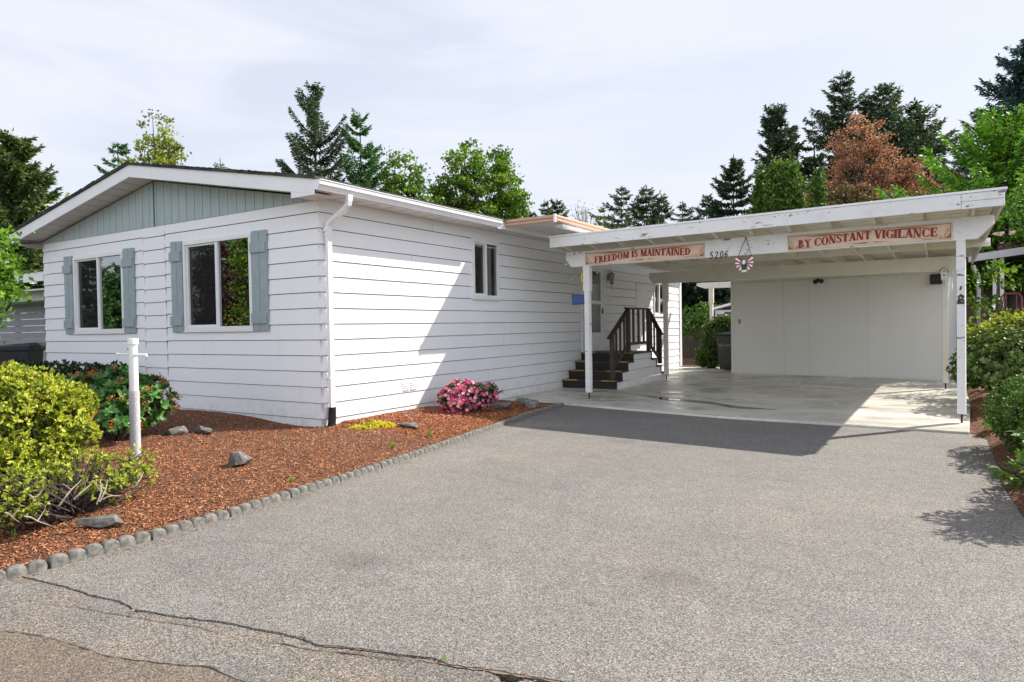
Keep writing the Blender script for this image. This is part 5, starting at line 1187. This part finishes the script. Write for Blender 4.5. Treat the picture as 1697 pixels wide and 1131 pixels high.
# --- pink azalea
def pinkbloom(t, R, P, D):
    s = R.choice(len(P), int(len(P)*.62), replace=False); s = s[(D[s, 1] < .75) & ~((P[s, 1] > 2.18) & (P[s, 2] > .25) & (R.random(len(s)) < .7))]; c0 = P[s]+D[s]*.02; m_ = len(c0); ax = unit(D[s]+R.normal(0, .3, (m_, 3))); e1 = perp(ax, R); e2 = np.cross(ax, e1)
    Ps, As, Bs, Ts = [], [], [], []; tone = R.random(m_)
    for k_ in range(5):
        a = 2*np.pi*k_/5; r_ = e1*math.cos(a)+e2*math.sin(a); A = unit(r_+ax*.35)*.034; Ps.append(c0); As.append(A); Bs.append(unit(np.cross(A, ax))*.016); Ts.append(tone)
    Ps, As, Bs = map(np.concatenate, (Ps, As, Bs)); npmesh('blossoms', leafquads(Ps, As, Bs, .1), 4, LM['pinkf'], t, np.concatenate(Ts))
shrub('azalea_shrub', .80, 2.12, [(-.05, 0, .29, .28, .30, .24), (.12, .12, .26, .24, .26, .20), (-.16, -.14, .25, .20, .20, .20), (.20, .32, .32, .20, .20, .15), (.02, -.18, .16, .2, .17, .12)], LM['pinkl'], 'pink flowering azalea by the side wall', 31, 1500, 5, .030, .34, .8, .5, extra=pinkbloom)
shrub('sedum_clump', .72, .02, [(.05, .04, .07, .17, .18, .06), (.16, .22, .07, .14, .14, .05), (-.03, -.08, .06, .10, .10, .05), (.08, .12, .09, .16, .15, .06)], LM['sedum'], 'flat bright yellow sedum clump near the house corner', 32, 1700, 6, .020, .4, .6, .8, cat='plant', inner=False)
# fallen petals
R = np.random.default_rng(77); k_ = 70; P = np.stack([R.normal(.85, .35, k_), R.normal(1.35, .6, k_), np.full(k_, .0)], 1); P[:, 2] = [bedz(a, b)+.02 for a, b in P[:, :2]]
P = P[(P[:, 0] > .05) & (P[:, 0] < 1.75)]; P = np.repeat(P, 3, 0); A = unit(R.normal(0, 1, P.shape)*[1, 1, .3])*.022; o = npmesh('fallen_petals', leafquads(P, A, perp(A, R)*.009), 4, LM['pinkf'], None, R.random(len(P))); tag(o, 'fallen pink petals on the mulch beside the azalea', 'petals', kind='stuff')
# weeds
def weed(x, y, s, label, seed, z=None, n_=14):
    R = np.random.default_rng(seed); z = bedz(x, y) if z is None else z; az = R.uniform(0, 2*np.pi, n_); A = np.stack([np.cos(az)*.6, np.sin(az)*.6, R.uniform(.5, 1.3, n_)], 1)*s; P = np.array([[x, y, z]])+R.normal(0, s*.12, (n_, 3))*[1, 1, 0]
    o = npmesh('weed', leafquads(P, A, unit(np.cross(A, [[0, 0, 1.]]))*s*.10, .3), 4, LM['weed'], None, R.random(n_)); tag(o, label, 'weed', 'small green weeds')
for i, (xp, yp, s, lab) in enumerate(((650, 740, .10, 'thin green weed by the edging in the middle of the bed'), (713, 720, .10, 'thin green weed near the edging left of the pink azalea'), (482, 794, .07, 'tiny green weed beside the edging at lower middle'), (22, 887, .07, 'low bright green weed at the lower left corner'), (195, 838, .04, 'tiny green sprout above the flat grey rock'), (475, 735, .06, 'faint small sprout in the open mulch'))):
    p = onz(xp, yp, .05); weed(p.x, p.y, s*.6, lab, 50+i, None, 26)
p = onz(735, 1094, -.03); weed(p.x, p.y, .028, 'small weed growing in the road crack', 60, -.045, 16)
p = onz(1640, 712, .03); whorls('corner_plant', p.x+.06, p.y-.1, [(0, 0, .12, .11, .09, .08)], LM['weed'], 'leafy yellow green plant at the corner of the slab', 61, 22, .07, cat='plant', bloom=0, nlf=6)
p = onz(1697, 745, .25); whorls('corner_plant', p.x+.06, p.y-.05, [(0, 0, .22, .10, .08, .10)], LM['weed'], 'bright green leafy sprig in front of the juniper', 62, 14, .08, cat='plant', bloom=0, nlf=6)

# --- right side shrubs
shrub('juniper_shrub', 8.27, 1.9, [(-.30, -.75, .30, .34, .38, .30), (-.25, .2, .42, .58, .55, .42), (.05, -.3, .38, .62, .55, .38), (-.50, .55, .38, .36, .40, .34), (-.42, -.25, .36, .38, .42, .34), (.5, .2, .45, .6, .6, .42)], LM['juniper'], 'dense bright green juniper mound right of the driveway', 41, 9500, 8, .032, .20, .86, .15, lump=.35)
whorls('glossy_shrub', 8.55, 5.9, [(-.75, .1, .72, .62, .6, .48), (-.2, .0, .70, .8, .7, .55), (.5, -.2, .75, .8, .7, .60), (-1.1, .35, .62, .35, .4, .34), (.1, .5, .8, .8, .6, .6)], LM['varieg'], 'glossy dark leaved shrub behind the right carport post', 42, 2600, .060, bloom=0, wid=.30, nlf=7)
shrub('pale_tipped_shrub', 8.6, 7.6, [(-.5, 0, 1.05, .8, .6, .42), (.3, .2, .95, .8, .6, .40), (-.9, .2, .95, .4, .4, .3)], LM['azalea'], 'yellow tipped shrub rising behind the glossy shrub', 43, 1500, 6, .05, .3, .7, .5)
shrub('bare_brown_shrub', 10.2, 7.4, [(-.4, 0, .95, .8, .6, .38), (.6, .2, .9, .8, .6, .4)], LM['olive'], 'brownish twiggy shrub at the right edge below the railing', 44, 900, 4, .04, .25, .5, .5)
whorls('rhododendron', 8.95, 3.75, [(-.15, 0, .42, .45, .4, .30), (.4, .2, .45, .4, .4, .32)], LM['varieg'], 'leggy bronze tinged shrub above the juniper', 45, 160, .12, bloom=18)
# spiky shrubs just outside the frame whose shadows fall on the driveway
conifer('young_conifer', 8.22, .28, 1.5, .60, LM['juniper'], 'young spiky conifer beside the driveway just right of the juniper', 46, z0=.12, gap=.13, per=9, spray=.13, group=None, nl=10, cat='shrub', p=.6, dens=1.2)

# --- ivy column and growth behind the carport
shrub('ivy_column', 1.12, 14.25, [(0, 0, .45, .42, .35, .45), (.15, 0, 1.05, .42, .35, .42), (.35, .1, 1.35, .35, .3, .25), (-.1, -.05, .25, .35, .3, .25), (.75, .3, 1.1, .5, .3, .4)], LM['ivy'], 'ivy covered clump between the far post and the bin', 48, 1900, 5, .055, .42, .85, .3)
fy = 22.0
fen = empty('wooden_fence', (1.0, fy, 0), 0, 'grey weathered board fence behind the home', 'fence')
m = MB(); x = -6.0
while x < 9: w_ = .14; m.box(x, x+w_-.008, fy, fy+.02, .0, 1.28+rnd.uniform(-.015, .015)); x += w_
m.build('boards', M['fence'], fen)
m = MB(); m.box(-6, 9, fy+.021, fy+.06, .3, .4); m.box(-6, 9, fy+.021, fy+.06, 1.0, 1.1); m.build('rail', M['fence'], fen)
sp_ = at(1205, 590, 24.0)
gs = empty('garden_shed', (2.6, 18.2, 0), 0, 'small pale lilac garden shed beyond the bin', 'shed')
a_ = at(1185, 512, 24.6); m = MB(); m.box(a_.x, a_.x+3.2, a_.y, a_.y+2.4, 0, a_.z-.05); m.build('wall', M['shedw'], gs)
m = MB(); m.hexa([(a_.x-.12, a_.y-.15, a_.z-.06), (a_.x+3.3, a_.y-.15, a_.z+.75), (a_.x+3.3, a_.y+2.5, a_.z+.75), (a_.x-.12, a_.y+2.5, a_.z-.06), (a_.x-.12, a_.y-.15, a_.z+.02), (a_.x+3.3, a_.y-.15, a_.z+.83), (a_.x+3.3, a_.y+2.5, a_.z+.83), (a_.x-.12, a_.y+2.5, a_.z+.02)]); m.build('roof', M['trim'], gs)
b_ = at(1202, 540, 24.5); m = MB(); m.box(b_.x-.02, b_.x+1.2, a_.y-.03, a_.y, .9, a_.z-.12); w__ = m.build('window', M['fence'], gs); m = MB(); m.quad((b_.x+.09, a_.y-.032, 1.0), (b_.x+1.1, a_.y-.032, 1.0), (b_.x+1.1, a_.y-.032, a_.z-.22), (b_.x+.09, a_.y-.032, a_.z-.22)); m.build('pane', M['glass'], w__)
broadleaf('bramble_thicket', -.6, 20.6, 2.3, [(-.6, 0, 1.25, 1.0, .6, .55), (.6, 0, 1.5, 1.0, .6, .6), (1.6, .2, 1.9, 1.0, .6, .7), (-.4, .1, 1.75, .5, .4, .4)], LM['bramble'], 'sunlit bramble thicket hanging over the back fence', 49, 90, 60, .11, .34, group=None, cat='shrub', th=.4, tr=.03)
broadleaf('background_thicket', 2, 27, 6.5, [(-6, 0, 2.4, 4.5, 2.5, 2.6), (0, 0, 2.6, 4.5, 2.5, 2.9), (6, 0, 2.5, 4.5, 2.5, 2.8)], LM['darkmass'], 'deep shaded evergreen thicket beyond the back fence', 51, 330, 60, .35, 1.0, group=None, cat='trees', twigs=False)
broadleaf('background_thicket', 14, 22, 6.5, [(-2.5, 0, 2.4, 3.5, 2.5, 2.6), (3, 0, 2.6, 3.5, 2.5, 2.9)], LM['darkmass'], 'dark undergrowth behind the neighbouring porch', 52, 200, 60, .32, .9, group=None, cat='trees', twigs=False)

# ------------------------------------------------------------------ left neighbour
ng = empty('neighbour_house', (-16, 4, 0), 0, 'grey sided neighbouring house with mossy brown roof at left', 'house')
m = MB(); siding(m, (-26, 4.2, 0), (1, 0, 0), (0, -1, 0), 0, 15.0, 0, 2.52, [], .022); m.build('wall', M['neigh'], ng)
z_a = at(72, 463, math.hypot(-14.5-7.03, 9.4)).z
m = MB(); m.box(-26, -10.4, 2.85, 2.90, 2.84, 3.10); m.build('fascia', M['trim'], ng)
m = MB(); m.box(-26, -10.4, 2.91, 4.2, 2.60, 2.64); m.box(-26, -10.4, 3.4, 4.19, 2.36, 2.62); m.build('soffit', M['soffit'], ng)
m = MB(); m.hexa([(-26, 2.8, 3.12), (-10.3, 2.8, 3.12), (-10.3, 9, 4.05), (-26, 9, 4.05), (-26, 2.8, 3.17), (-10.3, 2.8, 3.17), (-10.3, 9, 4.10), (-26, 9, 4.10)]); m.build('roof', M['neighroof'], ng)
# right neighbour porch
nr = empty('neighbour_porch', (9.5, 13.6, 0), 0, 'neighbouring porch roof on thin white posts at the right edge', 'porch')
pA, pB = at(1605, 428, 20), at(1760, 398, 20)
m = MB(); bar(m, (pA.x, pA.y), (pB.x+1.5, pB.y), .03, pA.z-.10, pA.z+.07, pA.z-.10+.35, pA.z+.07+.35); m.build('fascia', M['pipe'], nr)
m = MB(); m.hexa([(pA.x, pA.y, pA.z-.05), (pB.x+1.5, pB.y, pA.z+.3), (pB.x+1.5, pB.y+4, pA.z+.3), (pA.x, pA.y+4, pA.z-.05), (pA.x, pA.y, pA.z+.02), (pB.x+1.5, pB.y, pA.z+.37), (pB.x+1.5, pB.y+4, pA.z+.37), (pA.x, pA.y+4, pA.z+.02)]); m.build('ceiling', M['dark'], nr)
m = MB(); c1 = at(1655, 412, 23); m.hexa([(c1.x, c1.y, c1.z-.1), (c1.x+5, c1.y, c1.z+.1), (c1.x+5, c1.y+3, c1.z+.9), (c1.x, c1.y+3, c1.z+.7), (c1.x, c1.y, c1.z-.05), (c1.x+5, c1.y, c1.z+.15), (c1.x+5, c1.y+3, c1.z+.95), (c1.x, c1.y+3, c1.z+.75)]); m.build('roof', M['neighroof'], nr)
for xp in (1648.5, 1660.5): p = at(xp, 470, 20.3); m = MB(); m.box(p.x-.04, p.x+.04, p.y-.04, p.y+.04, 0, pA.z+.15); m.build('post', M['trim'], nr)
p = at(1613, 440, 19.9); q = at(1622, 455, 19.9); m = MB(); m.tube([(p.x, p.y, p.z), (p.x+.02, p.y, p.z-.09), (q.x-.02, q.y, q.z-.0), (q.x, q.y, q.z-.12), (q.x, q.y, .3)], .045, 10); m.build('downspout', M['pipe'], nr, smooth=True)
wA = at(1640, 500, 24.2); m = MB()
for i in range(24): m.box(wA.x-.6+i*.28, wA.x-.6+i*.28+.27, wA.y, wA.y+.04, .6, 3.0)
m.build('wall', M['fence'], nr)
rr_ = empty('deck_railing', (9.2, 13.0, 0), 0, 'red brown slatted deck railing below the neighbouring porch', 'railing')
zt2 = at(1660, 516, 19.5).z; zl2 = at(1660, 543, 19.5).z; x0_ = at(1625, 516, 19.5).x; y0_ = at(1640, 516, 19.5).y
m = MB(); m.box(x0_, x0_+4, y0_-.06, y0_+.06, zt2-.06, zt2+.03); m.build('top_rail', M['redwood'], rr_)
for i in range(22): m = MB(); m.box(x0_+.05+i*.17, x0_+.05+i*.17+.085, y0_-.02, y0_+.02, zl2-.6, zt2-.061); m.build('slat', M['redwood'], rr_)
m = MB(); m.box(x0_, x0_+4, y0_+.03, y0_+3, zl2-.7, zl2-.62); m.build('deck', M['redwood'], rr_)
ch = at(1676, 500, 20.0); m = MB(); zc = at(1676, 487, 20.0).z
m.tube([(ch.x-.20, ch.y, zc-.6), (ch.x-.20, ch.y, zc-.10), (ch.x-.14, ch.y, zc), (ch.x+.14, ch.y, zc), (ch.x+.20, ch.y, zc-.10), (ch.x+.20, ch.y, zc-.6)], .022, 8)
m.tube([(ch.x-.1, ch.y, zc), (ch.x-.1, ch.y, zc-.5)], .012, 6); m.tube([(ch.x+.1, ch.y, zc), (ch.x+.1, ch.y, zc-.5)], .012, 6); m.box(ch.x-.22, ch.x+.22, ch.y-.45, ch.y, zc-.55, zc-.51)
for sx in (-1, 1): m.tube([(ch.x+sx*.2, ch.y-.42, zc-.52), (ch.x+sx*.2, ch.y-.42, zc-1.0)], .018, 6)
tag(m.build('metal_chair', M['pink'], smooth=False), 'dusty pink tubular metal chair on the neighbouring deck', 'chair')

# ------------------------------------------------------------------ trees
def T(xp, yp, D): p = at(xp, yp, D); return p.x, p.y, p.z
def con(xp, yp, D, halfpx, lm, label, seed, name='conifer_tree', yb=None, p=.85, z0=3, **k):
    x, y, H = T(xp, yp, D); zb_ = at(xp, yb if yb else 330, D).z; fb = max(0, min(.93, (zb_-z0)/(H-z0))); R_ = halfpx*D/FPX/(1-fb)**p
    conifer(name, x, y, H, min(R_, 7), LM[lm], label, seed, p=p, z0=z0, **k)
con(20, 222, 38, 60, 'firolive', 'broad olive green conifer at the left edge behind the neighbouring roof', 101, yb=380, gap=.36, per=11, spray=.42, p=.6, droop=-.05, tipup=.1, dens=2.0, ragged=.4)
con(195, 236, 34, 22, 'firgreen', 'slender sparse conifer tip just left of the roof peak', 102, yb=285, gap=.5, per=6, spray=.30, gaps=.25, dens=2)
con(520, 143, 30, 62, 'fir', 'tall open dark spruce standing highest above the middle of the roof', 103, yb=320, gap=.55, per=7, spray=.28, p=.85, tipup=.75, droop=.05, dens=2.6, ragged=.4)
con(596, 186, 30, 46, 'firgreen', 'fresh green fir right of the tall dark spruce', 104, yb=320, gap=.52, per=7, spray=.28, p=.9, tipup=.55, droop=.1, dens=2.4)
con(365, 262, 40, 6, 'fir', 'tiny bare conifer tip peeping over the roof', 105, yb=280, gap=.3, per=4, spray=.16, gaps=.2)
x, y, H = T(262, 190, 28)
broadleaf('birch_tree', x, y, H, [(0, 0, H-.9, .75, .75, .95), (-.85, 0, H-1.15, .55, .5, .4), (.85, .1, H-1.7, .55, .6, .6), (-.3, 0, H-2.2, 1.3, 1.2, .9), (.2, 0, H-3.4, 1.8, 1.5, 1.1)], LM['decid2'], 'airy yellow green tree above the left part of the roof', 106, 130, 40, .12, .24, shell=.3)
x, y, H = T(125, 316, 30); broadleaf('birch_tree', x, y, H, [(0, 0, H-.5, .5, .5, .45), (.5, 0, H-1.4, 1, 1, .9)], LM['decid2'], 'faint leafy tip just above the left roof slope', 107, 30, 24, .13, .25)
x, y, H = T(665, 252, 29)
broadleaf('maple_tree', x, y, H, [(0, 0, H-1.0, .9, .9, .9), (.3, 0, H-2.2, 1.3, 1.2, 1.0), (-.6, 0, H-1.9, .8, .8, .7), (0, 0, H-3.6, 1.6, 1.5, 1.4)], LM['decid'], 'loose mid green tree between the firs and the twin crowns', 108, 130, 50, .15, .28)
x, y, H = T(770, 234, 30)
broadleaf('maple_tree', x, y, H, [(0, 0, H-1.0, .75, .8, 1.0), (-.5, 0, H-2.4, 1.2, 1.2, 1.2), (.6, 0, H-2.2, .7, .9, 1.0), (-.9, 0, H-3.2, 1.1, 1, .9), (0, 0, H-4.2, 1.7, 1.5, 1.6)], LM['decid'], 'bright green leafy tree, left of the twin crowns over the gutter', 109, 230, 60, .15, .28)
x, y, H = T(822, 246, 31)
broadleaf('maple_tree', x, y, H, [(-.1, 0, H-.9, .8, .8, .9), (.4, 0, H-2.0, 1.0, 1.1, 1.1), (1.0, 0, H-2.6, .6, .7, .5), (.1, 0, H-3.2, 1.2, 1.2, 1.2), (0, 0, H-4.6, 1.7, 1.5, 1.6)], LM['decid'], 'bright green leafy tree, right of the twin crowns over the gutter', 110, 230, 60, .15, .28)
x, y, H = T(866, 425-75, 29); 
far = [(875, 349, 60, 12), (902, 334, 60, 22), (923, 329, 58, 22), (1030, 309, 62, 34), (1071, 308, 60, 34), (1096, 322, 61, 22), (1131, 338, 62, 22), (1171, 323, 60, 24), (1290, 231, 58, 20)]
lab = ['tiny far conifer left of the far row', 'small far conifer, left of the pair above the tan cover', 'small far conifer, right of the pair above the tan cover', 'sparse far fir with tufted branches', 'tallest dense fir of the far middle row', 'narrow far fir leaning on the tallest one', 'small ragged far fir alone over the carport roof', 'small far fir left of the dark drooping one', 'thin pale conifer tip left of the clipped columns']
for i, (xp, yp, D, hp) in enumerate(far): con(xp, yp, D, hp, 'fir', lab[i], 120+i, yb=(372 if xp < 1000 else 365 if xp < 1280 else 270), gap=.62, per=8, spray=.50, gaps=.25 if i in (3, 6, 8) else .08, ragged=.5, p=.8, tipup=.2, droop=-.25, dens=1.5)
con(1001, 338, 56, 24, 'firolive', 'olive far conifer beside the bare grey tree', 130, yb=372, gap=.8, per=6, spray=.5, gaps=.3, ragged=.5, dens=1.5)
x, y, H = T(968, 338, 54); broadleaf('bare_tree', x, y, H, [(0, 0, H-1.5, 1.6, 1.4, 1.6), (1, 0, H-2.5, 1.4, 1.4, 1.4)], LM['olive'], 'thin almost leafless tree beyond the carport roof', 131, 130, 5, .12, .5)
con(1215, 261, 50, 34, 'fir', 'dark drooping fir left of the clipped columns', 132, yb=350, gap=.62, per=10, spray=.5, ragged=.45, p=.7, tipup=.35, droop=-.5, gaps=.12, dens=1.8)
con(1310, 178, 55, 36, 'fir', 'dense dark fir with a bent tip, left of the tall group', 133, yb=265, gap=.6, per=11, spray=.5, ragged=.3, p=.5, tipup=.3, droop=-.4, lean=(-1.0, -.6), dens=1.8)
con(1358, 186, 56, 34, 'fir', 'thin scraggly fir between two dense firs', 134, yb=290, gap=1.0, per=6, spray=.5, ragged=.5, gaps=.25, droop=-.4, lean=(-.5, -.3), dens=1.8)
con(1396, 119, 54, 46, 'fir', 'tallest dark fir above the copper tree', 135, yb=240, gap=.72, per=10, spray=.5, ragged=.5, gaps=.12, p=.75, droop=-.25, dens=1.8)
con(1440, 154, 55, 26, 'fir', 'narrow dark fir right of the tallest one', 136, yb=215, gap=.6, per=10, spray=.5, ragged=.4, droop=-.1, dens=1.8)
con(1465, 140, 54, 42, 'fir', 'tall dark fir behind the top of the copper tree', 137, yb=215, gap=.62, per=11, spray=.5, ragged=.45, p=.8, droop=-.1, dens=1.8)
con(1512, 177, 52, 70, 'fir', 'wide dark fir with flat layered branches', 138, yb=250, gap=.95, per=12, spray=.52, ragged=.5, p=.6, droop=-.12, tipup=.05, dens=2.0)
con(1602, 224, 60, 22, 'fir', 'small far fir between the wide fir and the blue spruce', 139, yb=265, gap=.8, per=7, spray=.5, ragged=.5, dens=1.5)
con(1708, 76, 36, 72, 'bluespruce', 'big blue green spruce at the right edge', 140, yb=230, gap=.52, per=13, spray=.40, ragged=.4, p=.55, droop=-.02, tipup=.25, dens=2.2, name='spruce_tree')
con(1668, 204, 24, 92, 'lime', 'bright lime green fir behind the right end of the carport', 141, yb=320, gap=.42, per=12, spray=.30, z0=2.4, ragged=.28, p=.75, droop=.10, tipup=.55, dens=2.6, name='fir_tree')
for i, (xp, yp, hp, D) in enumerate(((1261, 272, 12, 33), (1284, 262, 15, 32), (1311, 260, 20, 32), (1355, 281, 13, 31))):
    x, y, H = T(xp, yp, D); r_ = hp*D/FPX
    broadleaf('arborvitae', x, y, H, [(0, 0, H-.5-.55*j, r_*min(.95, .5+.20*j), r_*min(.95, .5+.20*j), .5) for j in range(14)], LM['thuja'], ['arborvitae column, leftmost and lowest of the clipped group', 'arborvitae column, second from the left of the clipped group', 'arborvitae column, widest and tallest of the clipped group', 'arborvitae column standing alone against the copper tree'][i], 150+i, 520, 22, .15, .14, shell=.7, twigs=False, group='clipped arborvitae columns', tr=.08)
x, y, H = T(1424, 196, 40)
broadleaf('copper_maple', x, y, H, [(-.1, 0, H-1.2, 1.5, 1.4, 1.3), (.2, 0, H-3.0, 2.4, 2.2, 1.6), (1.6, 0, H-3.3, 1.4, 1.4, 1.0), (-.4, 0, H-5.2, 3.8, 2.6, 1.9), (2.6, 0, H-4.6, 2.2, 2, 1.6), (-2.8, -.4, H-4.9, 1.8, 1.8, 1.5), (1, 0, H-7, 4.2, 3, 2)], LM['copper'], 'large copper red tree above the carport roof', 160, 620, 60, .13, .36, shell=.35)
x, y, H = T(1400, 292, 38); broadleaf('maple_tree', x, y, H, [(0, 0, H-1.4, 1.6, 1.3, 1.0), (1.8, 0, H-1.7, 1.5, 1.2, .9)], LM['olive'], 'bronze olive tree in front of the copper one', 161, 130, 40, .15, .38)
x, y, H = T(1555, 290, 42); broadleaf('copper_maple', x, y, H, [(0, 0, H-1.6, 1.3, 1.3, 1.3), (-.5, 0, H-3, 1.8, 1.6, 1.6)], LM['olive'], 'dull brown green tree right of the copper one', 162, 110, 40, .16, .4)
# leafy growth around the porch
x, y, H = T(1615, 450, 15.5); broadleaf('understorey_tree', x+.35, y, 2.7, [(-.1, 0, 1.9, .35, .4, .45), (-.1, .2, 1.2, .4, .5, .5), (.2, 0, .8, .5, .5, .4)], LM['decid'], 'leafy green sapling against the neighbouring downspout', 163, 26, 26, .10, .22, group=None)
x, y, H = T(1690, 360, 17); broadleaf('understorey_tree', x+.5, y+1.5, 4.2, [(.1, 1.5, 3.9, .9, .9, .6), (1.0, 1.5, 3.5, 1.0, .9, .6)], LM['bramble'], 'sunlit leafy branches over the neighbouring porch roof', 164, 70, 34, .11, .34, group=None)
# left maple with hanging branch
mp_ = at(-110, 500, 8.6)
broadleaf('japanese_maple', mp_.x, mp_.y, 3.2, rel([bl(-30, 430, 8.6, .40, .5)]) and [(bl(xp, yp, 8.8, r, rz_)[0]-mp_.x, bl(xp, yp, 8.8, r, rz_)[1]-mp_.y, bl(xp, yp, 8.8, r, rz_)[2], r, r, rz_) for xp, yp, r, rz_ in ((-12, 420, .16, .32), (-5, 465, .20, .22), (8, 480, .14, .13), (-40, 440, .35, .5), (-80, 480, .5, .6), (-2, 400, .08, .12))], LM['maple'], 'fresh green maple branch hanging in at the left edge', 165, 110, 34, .060, .13, group=None, shell=.2, tr=.05)

# ------------------------------------------------------------------ garden across the road, seen mirrored in the windows
conifer('conifer_tree', -18.3, -7.2, 3.9, 1.6, LM['firgreen'], 'green conifer up the road mirrored in the left window', 201, gap=.32, per=9, spray=.26, z0=.3, dens=1.6, group=None)
conifer('conifer_tree', -23.5, -8.6, 5.2, 2.0, LM['firgreen'], 'taller conifer up the road behind the green one', 202, gap=.42, per=9, spray=.34, z0=.4, dens=1.4, group=None)
conifer('conifer_tree', -28, -12.5, 4.6, 2.8, LM['fir'], 'dark broad conifer farthest up the road', 203, gap=.5, per=9, spray=.4, z0=.6, dens=1.4, group=None)
broadleaf('broadleaf_tree', -8.3, -5.6, 4.6, [(0, 0, 2.9, .85, .85, 1.3), (0, 0, 1.2, 1.0, .9, 1.0), (-.2, .1, 3.9, .6, .6, .6)], LM['decid'], 'leafy green tree left of the bed mirrored in the right window', 204, 200, 46, .10, .26, group=None)
broadleaf('purple_plum', -10.9, -6.3, 4.4, [(0, 0, 2.8, 1.2, 1.0, 1.4), (0, 0, 1.3, 1.3, 1.0, 1.0)], LM['purple'], 'purple leaved tree beside the mirrored green tree', 205, 150, 44, .11, .30, group=None)
broadleaf('broadleaf_tree', -13.8, -8.6, 5.6, [(0, 0, 3.6, 1.5, 1.5, 1.6), (0, 0, 1.6, 1.6, 1.5, 1.4)], LM['decid'], 'tall leafy tree behind the purple one', 206, 160, 44, .16, .4, group=None)
